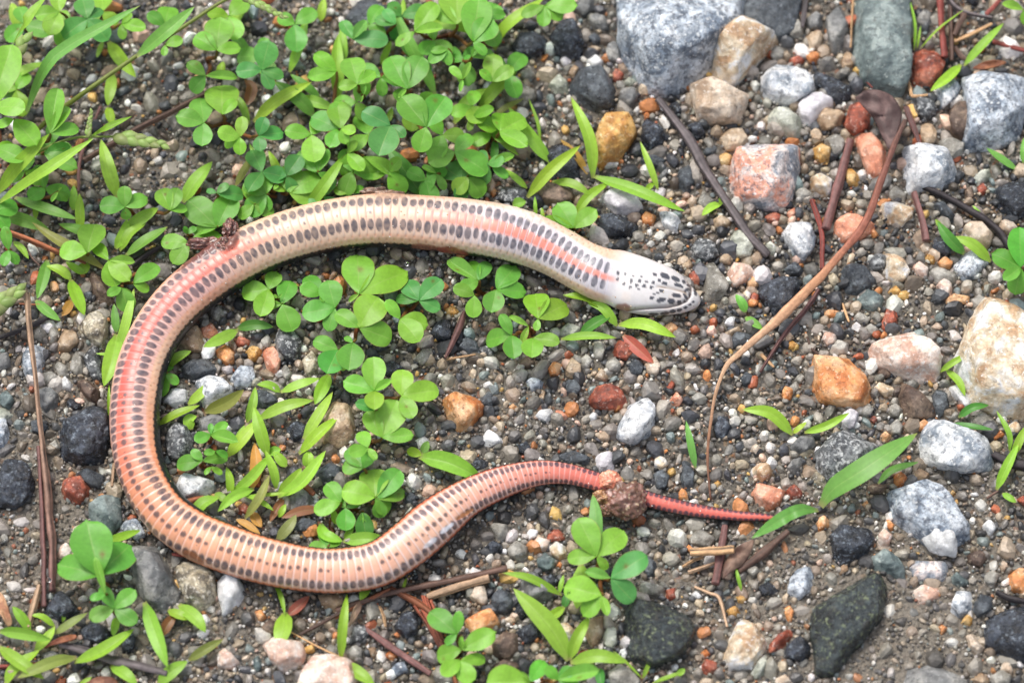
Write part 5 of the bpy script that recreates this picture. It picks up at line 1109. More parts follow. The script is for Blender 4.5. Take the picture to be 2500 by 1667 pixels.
BLADE_WORD = {'y': 'yellow-green', 'g': 'soft green', 'd': 'dark green', 'o': 'olive-green', 'a': 'withered orange', 'b': 'withered brown', 'p': 'reddish'}
def blade_mesh(px_pts, wpx, colr, r, lift, zfix=None):
    c = spline(np.array(px_pts, float), 16)
    L = float(np.linalg.norm(np.diff(c, axis=0), axis=1).sum())
    u = np.linspace(0, 1, 16)
    H = min(lift * L, 130) * PXM
    sn = np.array([near_snake(*q) for q in c])
    z = 0.0010 + H * np.sin(np.clip(u * 0.72 + 0.02, 0, 1) * math.pi) ** 0.9
    z = np.where(sn < 40, np.minimum(z, 0.003 + 0.004 * np.clip(sn, 0, 40) / 40), z) if lift < 0.9 else z
    if zfix is not None: z = np.interp(u, np.linspace(0, 1, len(zfix)), zfix)
    ctr = P(c[:, 0], c[:, 1], z)
    ctr[:, 2] += gz(ctr[:, 0], ctr[:, 1])
    t = np.gradient(ctr, axis=0); t /= np.linalg.norm(t, axis=1)[:, None]
    side = np.cross(t, [0, 0, 1.0]); side /= np.linalg.norm(side, axis=1)[:, None]
    nor = np.cross(side, t)
    tw = r.normal(0, 0.25)
    side, nor = side * math.cos(tw) + nor * math.sin(tw), nor * math.cos(tw) - side * math.sin(tw)
    f = np.minimum(1, (u / 0.22)) ** 0.6 * 0.62 + 0.38 * np.sin(np.clip(u * 1.25, 0, 1) * math.pi / 2)
    f = f * np.clip(1 - u ** 3.2, 0.01, 1) ** 0.9 * 1.04
    f[0] = max(f[0], 0.25)
    vv = np.array([-1, -.93, -.6, -.3, -.06, 0, .06, .3, .6, .93, 1])
    hw = wpx * 0.62 * PXM * f
    U, V = np.meshgrid(u, vv, indexing='ij')
    fold = r.uniform(0.08, 0.38)
    pos = ctr[:, None] + side[:, None] * (V * hw[:, None])[..., None] + nor[:, None] * (fold * np.abs(V) ** 1.3 * hw[:, None])[..., None]
    tone = 1 + 0.12 * (U - 0.4) + 0.05 * np.sin(V * 14)
    col = np.asarray(colr)[None, None] * tone[..., None]
    rib = (np.abs(V) < 0.03)[..., None]
    col = np.where(rib, col * 0.75 + 0.25 * lin(190, 206, 130), col)
    tipm = (np.clip((U - 0.93) / 0.07, 0, 1) * r.uniform(0, 0.8))[..., None]
    col = col * (1 - tipm) + lin(170, 150, 90) * tipm
    foot = (np.clip((0.08 - U) / 0.08, 0, 1) * 0.7)[..., None]
    col = col * (1 - foot) + lin(170, 150, 110) * foot
    return pos.reshape(-1, 3), grid_faces(16, len(vv))[:, ::-1], col.reshape(-1, 3)
HIGH = {0: (0.001, 0.02, 0.024, 0.026), 1: (0.004, 0.022, 0.024), 2: (0.006, 0.022, 0.024), 3: (0.004, 0.018, 0.02), 56: None}   # tall blades arching over the clover
def build_grass():
    for i, (tile, cc, blades) in enumerate(GRASS):
        r = np.random.default_rng(900 + i)
        first = T(tile, *blades[0][0][0])
        b = P(first[0], first[1], 0.0); b[2] = float(gz(b[0], b[1]))
        single = len(blades) == 1
        root = None if single else link("grass_seedling", None, loc=b)
        mx = 0
        for bl in blades:
            pts, w = bl[0], bl[1]; cls = bl[2] if len(bl) > 2 else cc
            px = [T(tile, *q) for q in pts]
            col = BLADE_COL[cls] * (1 + 0.08 * r.normal()) * np.array([1 + 0.07 * r.normal(), 1, 1 + 0.12 * r.normal()])
            Lp = np.hypot(px[-1][0] - px[0][0], px[-1][1] - px[0][1]); mx = max(mx, Lp)
            lift = 1.0 if (tile == 'I' and i and pts[0] == (945, 388)) else (0.08 if cls in 'abp' else r.uniform(0.16, 0.32))
            v, f, c = blade_mesh(px, w / 2.8, col, r, min(lift, 0.35), HIGH.get(i))
            nm = ("withered_grass" if cls in 'ab' else "young_grass") if single else "blade"
            o = link(nm, make_mesh(nm, v - b, f, M_GRASS, c), parent=root, loc=b if single else None)
        size = 'tiny' if mx < 45 else 'short' if mx < 80 else 'middling' if mx < 130 else 'long'
        cls = blades[0][2] if len(blades[0]) > 2 else cc
        if single: thing(o, f"{size} {BLADE_WORD[cls]} grass blade", "grass", (b[0], b[1]), "grass blades")
        else:
            num = {2: 'two', 3: 'three', 4: 'four'}[len(blades)]
            thing(root, f"{size} {num}-bladed {BLADE_WORD[cls]} grass seedling", "grass", (b[0], b[1]), "grass seedlings")
build_grass()

# ------------------------------------------------------------------ flowering grass culms with seed spikelets
def spikelet(parent, b, px0, px1, z, wpx, colr, r, name="seed_head"):
    """overlapping pointed scales along a short axis, one mesh"""
    a = P(px0[0], px0[1], z); e = P(px1[0], px1[1], z + 0.001)
    ax = e - a; L = np.linalg.norm(ax); ax /= L
    side = np.cross(ax, [0, 0, 1.0]); side /= np.linalg.norm(side); nor = np.cross(side, ax)
    d, f0 = ico(2)
    V, F, C, n = [], [], [], 0
    K = max(6, int(L / (wpx * PXM) * 3.0))
    for k in range(K):
        t = (k + 0.3) / K
        taper = 1 - 0.55 * t
        s = (-1) ** k
        dirv = ax + side * s * 0.28 + nor * r.normal(0, .12); dirv /= np.linalg.norm(dirv)
        sd = np.cross(dirv, nor); sd /= np.linalg.norm(sd)
        l = wpx * PXM * 1.05 * taper; w = wpx * PXM * 0.36 * taper
        sh = d * 1.0; sh[:, 1:] = d[:, 1:] * (1 - np.clip(d[:, 0:1], 0, 1) ** 1.5 * 0.85)
        v = a + ax * (t * L * 0.86) + side * s * wpx * PXM * 0.16 * taper + dirv * sh[:, 0:1] * l * 0.6 + sd * sh[:, 1:2] * w + nor * sh[:, 2:3] * w * 0.7
        c = np.asarray(colr) * (1 + 0.12 * r.normal())
        tip = np.clip(sh[:, 0:1], 0, 1) ** 2
        cc = c * (1 - tip * 0.6) + lin(190, 170, 150) * tip * 0.6 if k % 3 else c * 0.7 + lin(130, 80, 90) * 0.3 + tip * 0.1
        V.append(v); F.append(f0 + n); C.append(np.broadcast_to(cc, v.shape)); n += len(v)
    o = link(name, make_mesh(name, np.vstack(V) - b, np.vstack(F), M_GRASS, np.vstack(C)), parent=parent)
def culm(tile, pts, w, spikes, colr, desc, leaf=None, zmax=0.02, seed=1, land=None):
    r = np.random.default_rng(seed)
    px = np.array([T(tile, *q) for q in pts]); c = spline(px, 30)
    z = np.interp(np.linspace(0, 1, 30), [0, 0.25, 1], [0.001, zmax * 0.7, zmax])
    p3 = P(c[:, 0], c[:, 1], z); b = p3[0].copy()
    root = link("flowering_grass", None, loc=b)
    v, f = tube(p3, np.linspace(w, w * 0.6, 30) / 2.8 * 0.5 * PXM, 8)
    cc = np.repeat(np.asarray(colr)[None], len(v), 0) * (1 + 0.1 * r.normal(size=(len(v), 1)))
    link("stalk", make_mesh("stalk", v - b, f, M_GRASS, cc), parent=root)
    if leaf:
        lp = [T(tile, *q) for q in leaf[0]]
        cl = spline(np.array(lp), 16); vv, ff, c2 = blade_mesh(lp, leaf[1] / 2.8, BLADE_COL['g'], r, 0.25, (zmax * 0.86, zmax * 1.08, zmax * 1.1))
        link("blade", make_mesh("blade", vv - b, ff, M_GRASS, c2), parent=root)
    for (p0, p1, ws) in spikes:
        spikelet(root, b, T(tile, *p0), T(tile, *p1), zmax, ws / 2.8 * 1.35, lin(150, 178, 96), r)
    thing(root, None, "grass", (b[0], b[1]), "flowering grasses", label=desc)
    q = P(*T(tile, *spikes[0][1]), zmax); LANDMARKS.append((land, (q[0], q[1])))
culm('A', [(240,905),(430,740),(940,380),(1200,220),(1540,0),(1720,-60)], 38, [((1680,-20),(2010,155),60)], lin(128, 140, 66), "long flowering grass stalk with a drooping pale seed head", leaf=([(935,388),(1120,240),(1330,48)],95), zmax=0.024, seed=3, land='the drooping pale seed head')
culm('A', [(130,1120),(300,1020),(480,950),(640,936),(840,936)], 24, [((830,935),(1215,1012),95),((600,920),(632,715),40)], lin(140, 160, 80), "thin flowering grass with a plump green spikelet and upright bud", zmax=0.02, seed=4, land='the plump green spikelet')
culm('A', [(-40,640),(0,560),(60,460)], 26, [((-20,600),(228,160),130)], lin(132, 150, 80), "grass with a thick reddish-green seed head among clover", zmax=0.02, seed=5, land='the thick reddish seed head')
culm('D', [(-40,620),(-20,540),(10,480)], 26, [((-40,560),(215,395),120)], lin(150, 160, 100), "grass with a soft pale seed head above the double straw", zmax=0.012, seed=6, land='the soft pale seed head')

# ------------------------------------------------------------------ twigs, straws and dead leaves
TWIG_COL = {'k': lin(48, 42, 44), 'n': lin(92, 70, 60), 'r': lin(128, 62, 54), 't': lin(186, 148, 108), 'g': lin(96, 88, 88), 'p': lin(112, 78, 74), 's': lin(176, 146, 118), 'u': lin(140, 84, 56)}
TWIG_WORD = {'k': 'blackish', 'n': 'brown', 'r': 'red', 't': 'tan', 'g': 'grey', 'p': 'purple-brown', 's': 'straw-coloured', 'u': 'rust-brown'}
def twig_mesh(px, widths, c0, c1, z, seed, streak=0.55, sides=14, flatz=0.8):
    r = np.random.default_rng(seed)
    n = 80
    c = spline(np.array(px, float), n); w = np.interp(np.linspace(0, 1, n), np.linspace(0, 1, len(widths)), widths) * PXM * 0.5
    w = w * (1 + 0.14 * fbm(np.column_stack([np.linspace(0, 1, n) * np.linalg.norm(np.diff(c[:, :2], axis=0), axis=1).sum() / 40.0, np.zeros(n), np.zeros(n) + seed]), seed, 3))
    wig = fbm(np.column_stack([np.linspace(0, 1, n) * np.linalg.norm(np.diff(c[:, :2], axis=0), axis=1).sum() / 70.0, np.zeros(n), np.zeros(n) + seed * 3]), seed + 2, 2)
    dd = np.gradient(c, axis=0); dd /= np.maximum(np.linalg.norm(dd, axis=1), 1e-6)[:, None]
    c = c + np.column_stack([-dd[:, 1], dd[:, 0]]) * (wig * w / PXM * 0.16)[:, None]
    zz = np.interp(np.linspace(0, 1, n), np.linspace(0, 1, len(z)), z) + w * 0.7
    p3 = P(c[:, 0], c[:, 1], zz); p3[:, 2] += gz(p3[:, 0], p3[:, 1])
    w[0] = w[-1] = 1e-7; p3[0] = p3[1] - (p3[2] - p3[1]) * 0.02; p3[-1] = p3[-2] + (p3[-2] - p3[-3]) * 0.02
    v, f = tube(p3, w, sides)
    kr = np.random.default_rng(seed + 1).normal(size=sides)
    v = (v.reshape(n, sides, 3) - p3[:, None]) * (1 + 0.09 * kr)[None, :, None] + p3[:, None]; v = v.reshape(-1, 3)
    a = np.tile(np.arange(sides), n); s = np.repeat(np.linspace(0, 1, n), sides)
    k = np.random.default_rng(seed + 1).normal(size=sides)[a]
    cc = (np.asarray(c0)[None] * (1 - s[:, None]) + np.asarray(c1)[None] * s[:, None]) * (1 + streak * 0.6 * k + 0.3 * fbm(np.column_stack([s * np.linalg.norm(np.diff(c[:, :2], axis=0), axis=1).sum() / 45.0, a * 0.9, np.zeros(len(a))]), seed, 3))[:, None]
    caps = [list(range(sides))[::-1], [(n - 1) * sides + q for q in range(sides)]]
    return v, f, np.clip(cc, 0.01, 1), p3
def twig(tile, col, w, pts, z=(0.0005, 0.0015), col2=None, name='twig', desc=None, seed=None, land=None):
    seed = seed or (len(bpy.data.objects) % 9973)
    px = [T(tile, *q) for q in pts]
    ws = [q / 2.8 for q in (w if isinstance(w, (list, tuple)) else [w * 0.85, w, w, w * 0.7])]
    v, f, c, p3 = twig_mesh(px, ws, TWIG_COL[col], TWIG_COL[col2 or col], z, seed)
    b = p3[0].copy(); ctr = p3[len(p3) // 2]
    o = link(name, make_mesh(name, v - b, f, M_WOOD, c), loc=b)
    L = np.linalg.norm(np.diff(np.array(px), axis=0), axis=1).sum()
    size = 'tiny' if L < 50 else 'short' if L < 110 else 'long'
    thick = 'thin' if max(ws) < 9 else 'stout' if max(ws) > 20 else 'slender'
    if desc: thing(o, None, name, (ctr[0], ctr[1]), "dead stems", label=desc)
    else: thing(o, f"{size} {thick} {TWIG_WORD[col]} {name.replace('_', ' ')}", name.replace('_', ' ') if name != 'dry_stem' else 'stem', (ctr[0], ctr[1]), "dead stems")
    if land: LANDMARKS.append((land, (ctr[0], ctr[1])))
    return o
def F2C(x, y): return (x, y + 1540)
# the long orange stalk, dark at its upper end, thinning to a thread at the lower
px_st = [T('C',1555,790),T('C',1480,960),T('C',1380,1220),T('C',1260,1520),T('F',1000,290),T('F',700,600),T('F',420,860),T('F',320,960),T('F',250,1130),T('F',210,1340),T('F',190,1560),T('I',200,200),T('I',220,345)]
v, f, c, p3 = twig_mesh(px_st, [11, 14, 17, 18, 20, 22, 23, 20, 13, 9, 7, 6, 5], lin(110, 76, 62), lin(150, 100, 70), (0.006, 0.010, 0.009, 0.006, 0.004, 0.003, 0.002, 0.001), 41, 0.15)
s_ = np.repeat(np.linspace(0, 1, 80), 14)[:, None]
grad = np.stack([np.interp(s_[:, 0], [0, .12, .3, .42, .6, .72, .85, 1], q) for q in np.array([lin(92, 72, 64), lin(122, 78, 66), lin(160, 100, 80), lin(196, 144, 108), lin(206, 164, 130), lin(198, 160, 126), lin(150, 108, 82), lin(98, 66, 54)]).T], -1)
c = grad * (c / np.maximum(c.mean(1, keepdims=True), 1e-4)).mean(1, keepdims=True) * (0.9 + 0.2 * rng.random((len(c), 1)))
b = p3[0].copy(); o = link("plant_stalk", make_mesh("plant_stalk", v - b, f, M_WOOD, c), loc=b)
thing(o, None, "stalk", tuple(p3[40][:2]), label="long dry orange-brown plant stalk lying across the gravel, thinning to a thread"); LANDMARKS.append(("the long orange stalk", tuple(p3[44][:2])))
twig('D','s',[40,40,36,34,44,58,56,46],[(185,440),(210,760),(240,1000),(270,1300),(300,1568),(330,1860),(355,2160),(357,2520)],z=(0.010,0.006,0.002,0.001,0.001),col2='p',name='straw',desc='long pale straw lying upright along the left gravel, purple at its foot',land='the long pale straw')
twig('G','p',[30,32,36,32],[(262,-60),(270,100),(290,500),(300,1055)],z=(0.001,0.0012),name='straw',desc='purple-brown straw pressed against the long pale straw')
twig('D','u',44,[(-20,15),(200,95),(400,180),(600,252)],z=(0.004,0.003,0.002),name='straw')
twig('D','k',42,[(-20,790),(200,700),(430,575)]); twig('D','k',44,[(900,285),(1010,205),(1115,145)]); twig('D','n',15,[(170,120),(215,215),(272,275)],name='dry_stem'); twig('D','u',14,[(130,540),(200,545),(290,548)],name='dry_stem')
twig('C','r',[50,46,40],[(1770,-20),(1785,200),(1802,410)],z=(0.003,0.002),name='dry_stem'); twig('C','n',36,[(1845,-20),(1852,200),(1856,430)]); twig('C','g',[50,44,34,26],[(1820,-20),(1870,50),(1960,100),(2135,132)]); twig('C','r',30,[(2090,112),(2140,60),(2195,-10)],name='dry_stem')
twig('C','r',42,[(2135,285),(2250,315),(2370,345)],name='dry_stem'); twig('C','t',26,[(1870,292),(2000,235),(2135,168)],name='straw'); twig('C','p',40,[(1545,735),(1590,870),(1645,1005)]); twig('C','t',20,[(1560,555),(1575,620),(1592,668),(1695,663)],name='straw')
twig('C','t',18,[(1185,-20),(1175,160),(1168,325)],name='straw'); twig('C','g',38,[(862,-20),(850,80),(838,175)]); twig('C','r',14,[(1265,535),(1318,595)],name='dry_stem'); twig('C','n',40,[(1890,100),(1940,110),(1900,180),(1870,250)]) ; twig('C','n',30,[(1880,330),(1930,400),(1980,420)])
twig('C','g',[60,68,70,66,56],[(-164,670),(0,860),(200,1180),(420,1520),(480,1600),(620,1740)],z=(0.002,0.0015,0.001),desc='long stout grey twig pointing from the granite boulder to the snake',land='the long grey twig')
twig('C','p',[46,58,60,54],[(1168,940),(1100,1200),(1000,1560)]); twig('C','r',[30,36,32],[(900,1345),(970,1580),(975,1830)],name='dry_stem'); twig('C','p',[44,50,46],[(1600,1315),(1660,1540),(1685,1650)]); twig('C','k',[40,50,46],[(1650,1275),(1900,1400),(2150,1560),(2260,1700)])
twig('F','p',[30,36,30,18],[(955,415),(870,550),(700,760),(545,1005)]); twig('F','t',26,[(555,875),(645,965)],name='straw'); twig('F','n',18,[(870,750),(900,830),(950,870)]) ; twig('F','t',14,[(1115,520),(1140,600),(1160,650)],name='straw')
twig('E','p',[34,50,44,20],[(855,585),(810,700),(715,905)]); twig('E','t',14,[(725,912),(830,895),(930,880)],name='straw')
twig('H','n',[36,44,40,40],[(-40,1080),(300,960),(700,880),(1160,788)],desc='long dark brown twig below the belly, split at its far end',land='the dark twig below the belly'); twig('H','s',[40,52,46],[(590,980),(800,910),(1025,848)],name='straw'); twig('H','u',28,[(-40,1120),(130,1030),(345,918)])
twig('H','u',[40,46,36],[(335,918),(520,1010),(645,1105)]); twig('H','p',[30,48,46,34],[(165,1185),(400,1350),(625,1505)]); twig('H','t',20,[(268,1038),(295,1100),(312,1182)],name='straw'); twig('H','u',26,[(760,1480),(800,1580)]) 
twig('G','g',[44,62,60,46],[(395,1285),(700,1380),(1155,1512)]); twig('G','t',12,[(1975,1212),(2160,1310),(2370,1415),(2500,1500)],name='straw'); twig('G','r',34,[(-20,1455),(150,1440),(355,1408)],name='dry_stem'); twig('G','s',[40,48,34],[(195,1185),(235,1040),(272,890)],name='straw')
twig('G','u',[60,50,30],[(1230,360),(1330,320),(1400,300)]) ; twig('G','n',26,[(2040,1240),(2200,1150),(2360,1065)]) ; twig('G','k',12,[(1885,900),(1900,1000),(1912,1090)]); twig('G','u',40,[(2060,210),(2150,290)]); twig('G','s',24,[(780,70),(765,230)],name='straw'); twig('G','r',24,[(1180,690),(1300,700)],name='dry_stem')
twig('I','p',[46,58,54],[(308,478),(280,680),(238,890)]); twig('I','t',[52,62,60],[(68,668),(220,660),(375,652)],z=(0.003,0.0045),name='straw',desc='short cut tan straw with a square end over a twig'); twig('I','t',24,[(15,765),(90,720),(165,698)],name='straw'); twig('I','s',26,[(55,805),(150,775),(245,738)],name='straw')
twig('I','s',24,[(95,905),(200,950),(270,990),(325,1185)],name='straw'); twig('I','k',48,[(2160,945),(2250,985),(2370,1010)]); twig('I','n',[50,64,40],[(395,805),(560,680),(745,535)]); twig('I','n',18,[(2100,300),(2180,250)])
twig('F','k',[60,70,60],[(2140,1560),(2260,1620),(2400,1650)]); twig('A','n',[42,36,28],[(560,1105),(900,900),(1180,760),(1455,615)],z=(0.002,0.003),name='straw'); twig('A','p',24,[(690,718),(600,930),(545,1100),(535,1325)]); twig('A','g',24,[(2020,760),(2060,940)])

def bark_strip():
    r = np.random.default_rng(31)
    px0 = np.array(T('H', 560, 1000)); px1 = np.array(T('H', 705, 1335))
    b = P(px0[0], px0[1], 0.001)
    root = link("bark_strip", None, loc=b)
    for k in range(7):
        off = np.array([(k - 3) * 4.2, (k - 3) * -1.5])
        pts = [px0 + off * 1.5 + r.normal(0, 3, 2) + (0, -12 + abs(k - 3) * 5), (px0 + px1) / 2 + off + r.normal(0, 2, 2), px1 + off * 0.7 + r.normal(0, 5, 2)]
        v, f, c, p3 = twig_mesh(pts, [6, 8, 6], lin(170, 92, 66), lin(112, 64, 50), (0.0015, 0.001), 300 + k)
        link("fibre", make_mesh("fibre", v - b, f, M_WOOD, c), parent=root)
    thing(root, None, "bark", (b[0], b[1]), label="rust-red splintered strip of bark beside a small clover")
bark_strip()

def sheet_leaf(name, tile, outline, colr, col2, z0, curl, desc, seed):
    """a dry leaf: filled outline, buckled, with real thickness"""
    px = np.array([T(tile, *q) for q in outline]); c = px.mean(0)
    r = np.random.default_rng(seed)
    nr, na = 10, 40
    cl = spline(np.vstack([px, px[:1]]), na + 1)[:-1]
    rr = np.linspace(0.02, 1, nr)
    q = c[None, None] + (cl[None] - c) * rr[:, None, None]
    z = z0 + curl * (rr[:, None] ** 2) * (np.sin(np.linspace(0, 4 * math.pi, na) + r.uniform(0, 6)))[None] + 0.0006 * vnoise(np.dstack([q / 18.0, np.zeros(q.shape[:2])]), seed)
    p3 = P(q[..., 0], q[..., 1], z); b = P(c[0], c[1], z0)
    t = smooth(-0.3, 0.5, fbm(np.dstack([q / 22.0, np.zeros(q.shape[:2])]), seed, 3))[..., None]
    cc = np.asarray(colr) * (1 - t) + np.asarray(col2) * t
    me = make_mesh(name, (p3 - b).reshape(-1, 3), grid_faces(nr, na, wrap=True)[:, ::-1], M_WOOD, cc.reshape(-1, 3))
    o = link(name, me, loc=b)
    sm = o.modifiers.new("thickness", 'SOLIDIFY'); sm.thickness = 0.0003
    thing(o, None, "leaf", (b[0], b[1]), label=desc)
    return o
sheet_leaf("dead_leaf", 'C', [(1195,670),(1290,615),(1440,655),(1515,780),(1490,900),(1445,1035),(1395,955),(1320,800)], lin(70, 52, 50), lin(106, 84, 80), 0.0068, 0.0012, "dark brown curled dead leaf lying over the red-brown stone", 11)
LANDMARKS.append(("the dark dead leaf", tuple(P(*T('C', 1370, 800), 0.006)[:2])))
sheet_leaf("dead_leaf", 'I', [(290,860),(310,750),(370,660),(440,610),(505,590),(490,650),(440,740),(360,800)], lin(96, 72, 62), lin(134, 108, 92), 0.0030, 0.0009, "grey-brown shrivelled dead leaf beside the cut tan straw", 12)
sheet_leaf("dead_leaf", 'G', [(-30,940),(20,960),(60,1060),(80,1160),(50,1180),(10,1110),(-30,1060)], lin(150, 104, 76), lin(196, 156, 120), 0.0030, 0.0008, "pale tan dead leaf curling near the pale straw's foot", 13)
sheet_leaf("dead_leaf", 'G', [(295,1325),(380,1265),(460,1240),(528,1245),(500,1275),(400,1300)], lin(120, 70, 50), lin(150, 96, 66), 0.0018, 0.0004, "narrow reddish-brown dead leaf between grass blades", 14)
sheet_leaf("dead_leaf", 'C', [(2000,470),(2060,430),(2150,410),(2230,430),(2150,465),(2060,480)], lin(116, 70, 48), lin(144, 96, 66), 0.0030, 0.0005, "small rusty dead leaf above the blue-grey wedge", 15)
sheet_leaf("dead_leaf", 'H', [(60,1190),(80,1080),(130,1010),(145,1060),(110,1130)], lin(120, 96, 80), lin(150, 126, 104), 0.0018, 0.0004, "grey-brown dead leaf scrap under the dark twig", 16)
sheet_leaf("dead_leaf", 'G', [(580,1570),(650,1530),(730,1520),(790,1545),(800,1590),(700,1610)], lin(110, 70, 54), lin(140, 96, 74), 0.0015, 0.0004, "brown dead leaf at the lower edge below the grey twig", 17)

# water beads left on the leaves
for k, (t, x, y, z, rad, where) in enumerate([('E',457,265,0.0075,5.5,'beside the clover under the neck'),('H',1712,1116,0.0052,5.0,'on the tip of a grass blade'),('H',1565,958,0.0085,6.0,'on a dark clover leaflet'),('G',333,862,0.0030,6.0,'on the double straw'),('B',936,282,0.0165,5.5,'on a clover leaf in the thick clump')]):
    d, fc = ico(3); q = P(*T(t, x, y), z)
    o = link("water_droplet", make_mesh("water_droplet", d * np.array([1, 1, 0.8]) * rad * PXM, fc, M_WATER), loc=q)
    thing(o, None, "droplet", (q[0], q[1]), "water beads", label="clear water bead " + where)

# ------------------------------------------------------------------ loose gravel and sand
GR = np.random.default_rng(11)
PAL = np.array([lin(*q) for q in [(148,142,132),(120,116,110),(70,72,76),(46,48,52),(172,156,134),(142,126,108),(206,202,194),(228,226,220),(186,124,76),(158,88,58),(196,158,92),(122,134,132),(200,170,150),(96,86,76)]])
PW = np.array([.21,.17,.15,.07,.10,.09,.075,.03,.022,.014,.012,.045,.025,.04]); PW = PW / PW.sum()
def inside(pts, poly):
    x, y = pts[:, 0], pts[:, 1]; r = np.zeros(len(pts), bool); n = len(poly); j = n - 1
    for i in range(n):
        xi, yi = poly[i]; xj, yj = poly[j]
        r ^= ((yi > y) != (yj > y)) & (x < (xj - xi) * (y - yi) / (yj - yi + 1e-12) + xi); j = i
    return r
def protos(n, sub, seed):
    out = []
    for k in range(n):
        r = np.random.default_rng(seed + k)
        a = np.arange(6) * math.pi / 3 + r.normal(0, 0.3, 6); rad = r.uniform(0.75, 1.2, 6)
        poly = hull2(np.column_stack([np.cos(a) * rad * r.uniform(0.95, 1.25), np.sin(a) * rad * r.uniform(0.7, 0.95)]))
        poly = poly - (poly.max(0) + poly.min(0)) / 2
        v, f = stone_shape(poly, r.uniform(1.0, 1.5), 0.55, r.choice([14, 24, 40]), seed + k, sub, 0.06)
        out.append(v); fc = f
    return out, fc
# occupancy: the traced stones and the snake
def free_of_stones(pts, grow):
    ok = np.ones(len(pts), bool)
    for px, area in STONE_DISCS:
        c = px.mean(0); lo = px.min(0) - 25; hi = px.max(0) + 25
        m = np.nonzero((pts[:, 0] > lo[0]) & (pts[:, 0] < hi[0]) & (pts[:, 1] > lo[1]) & (pts[:, 1] < hi[1]) & ok)[0]
        if len(m): ok[m[inside(pts[m], c + (px - c) * grow)]] = False
    return ok
def coarse(x, y):
    return np.clip(0.5 + 0.5 * smooth(1350, 1750, x) * (1 - smooth(900, 1300, y)) + 0.15 * fbm(np.column_stack([x / 120, y / 120, np.zeros(len(x)) + 4]), 44, 2), 0, 1)
def throw(n, rmin, rmax, overlap, grow, taken, cell=50.0):
    pts = np.column_stack([GR.uniform(-220, 2720, n), GR.uniform(-220, 1890, n)])
    rad = rmin + (rmax - rmin) * GR.random(n) ** 1.5
    keep = free_of_stones(pts, grow)
    mud = mudness(pts[:, 0], pts[:, 1]); co = coarse(pts[:, 0], pts[:, 1])
    keep &= GR.random(n) < (np.clip(1.1 - mud, 0.15, 1) if rmin > 5 else 1.0)
    if rmin > 13: keep &= GR.random(n) < co
    res = []
    for i in np.nonzero(keep)[0]:
        x, y = pts[i]; r = rad[i]; gx, gy = int(x // cell), int(y // cell); ok = True
        for a in (-1, 0, 1):
            for b in (-1, 0, 1):
                for (qx, qy, qr) in taken.get((gx + a, gy + b), ()):
                    if (qx - x) ** 2 + (qy - y) ** 2 < ((qr + r) * overlap) ** 2: ok = False; break
                if not ok: break
            if not ok: break
        if ok:
            taken.setdefault((gx, gy), []).append((x, y, r)); res.append((x, y, r, mud[i]))
    return np.array(res)
def scatter_mesh(arr, pr, fc, seed, lift=0.25, hue=0.02):
    r = np.random.default_rng(seed)
    n = len(arr); nv = len(pr[0]); PR = np.array(pr)
    k = r.integers(0, len(pr), n)
    w = np.column_stack([(arr[:, 0] - 1250) * PXM, (833.5 - arr[:, 1]) * PXM / ct]) if seed == 4 else P(arr[:, 0], arr[:, 1], 0.0); z = gz(w[:, 0], w[:, 1])
    s = arr[:, 2] * PXM
    ang = r.uniform(0, 2 * math.pi, n); ca, sa = np.cos(ang), np.sin(ang)
    v = PR[k] * s[:, None, None] * np.stack([r.uniform(.85, 1.15, n), r.uniform(.85, 1.15, n), r.uniform(.7, 1.05, n)], -1)[:, None, :]
    tl = r.normal(0, 0.3, n); ct_, st_ = np.cos(tl), np.sin(tl)
    y2 = v[..., 1] * ct_[:, None] - v[..., 2] * st_[:, None]; z2 = v[..., 1] * st_[:, None] + v[..., 2] * ct_[:, None]
    x3 = v[..., 0] * ca[:, None] - y2 * sa[:, None]; y3 = v[..., 0] * sa[:, None] + y2 * ca[:, None]
    sink = (-0.46 - 0.5 * np.clip(arr[:, 3], 0, 1) + r.uniform(-0.15, lift, n)) * s
    out = np.stack([x3 + w[:, 0:1], y3 + w[:, 1:2], z2 + (z + sink)[:, None]], -1)
    col = 1.1 * PAL[r.choice(len(PAL), n, p=PW)] * (1 + 0.15 * r.normal(size=(n, 1))) * (1 + hue * r.normal(size=(n, 3)))
    mud = np.clip(arr[:, 3], 0, 1)[:, None] * 0.45
    col = col * (1 - mud) + lin(122, 114, 102) * mud
    cols = np.repeat(np.clip(col, 0.01, 0.9), nv, 0)
    faces = (fc[None] + (np.arange(n) * nv)[:, None, None]).reshape(-1, 3)
    return out.reshape(-1, 3), faces, cols, out, np.repeat(col[:, None], nv, 1)
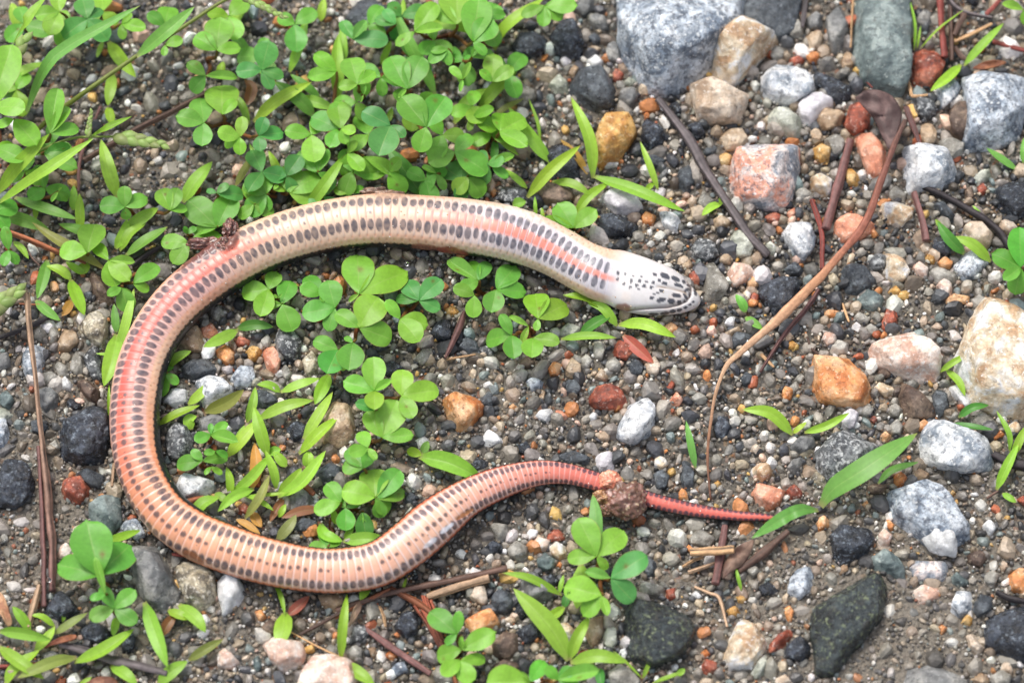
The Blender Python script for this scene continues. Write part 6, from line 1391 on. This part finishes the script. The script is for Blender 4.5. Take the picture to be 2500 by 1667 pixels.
def build_gravel():
    taken = {}
    p2, f2 = protos(24, 3, 700); p1, f1 = protos(24, 2, 800); p0, f0 = protos(16, 1, 900)
    big = throw(13000, 14, 29, 0.82, 1.0, taken)
    mid = throw(46000, 7.0, 15, 0.74, 0.94, taken)
    small = throw(70000, 2.8, 6.5, 0.66, 0.9, taken)
    # the largest loose pebbles in view stand alone, the rest is one mass
    inv = (big[:, 0] > 15) & (big[:, 0] < 2485) & (big[:, 1] > 15) & (big[:, 1] < 1650)
    sn = np.array([near_snake(x, y) for x, y in big[:, :2]])
    order = np.argsort(-np.where(inv & (sn > 10), big[:, 2], 0))
    solo = set(order[:0].tolist())
    rest = np.array([q for i, q in enumerate(big) if i not in solo])
    V, F, C, _, _ = scatter_mesh(rest, p2 if False else p1, f1, 1)
    g = link("gravel", make_mesh("gravel", V, F, M_GRAIN, C, smooth=False)); g["kind"] = "stuff"; g["label"] = "loose small gravel of mixed colours covering the ground"; g["category"] = "gravel"
    V, F, C, _, _ = scatter_mesh(mid, p1, f1, 2)
    g = link("coarse_sand", make_mesh("coarse_sand", V, F, M_GRAIN, C, smooth=False)); g["kind"] = "stuff"; g["label"] = "coarse damp sand grains packed between the stones"; g["category"] = "sand"
    V, F, C, _, _ = scatter_mesh(small, p0, f0, 3, lift=0.6)
    g = link("fine_sand", make_mesh("fine_sand", V, F, M_GRAIN, C, smooth=False)); g["kind"] = "stuff"; g["label"] = "fine pale sand grains dusted over the damp ground"; g["category"] = "sand"
    # the gravel thins out into bare ground beyond
    n = 34000
    q = np.column_stack([1250 + GR.normal(0, 1900, n), 833 + GR.normal(0, 1700, n)])
    q = q[((q[:, 0] < -215) | (q[:, 0] > 2715) | (q[:, 1] < -215) | (q[:, 1] > 1885))][:17000]
    far = np.column_stack([q, 8 + 16 * GR.random(len(q)) ** 2, np.full(len(q), 0.2)])
    V, F, C, _, _ = scatter_mesh(far, p0, f0, 4)
    g = link("scattered_gravel", make_mesh("scattered_gravel", V, F, M_GRAIN, C, smooth=False)); g["kind"] = "stuff"; g["label"] = "loose gravel thinning out over the surrounding ground"; g["category"] = "gravel"
    print("grains", len(big), len(mid), len(small))
build_gravel()
finish_labels()
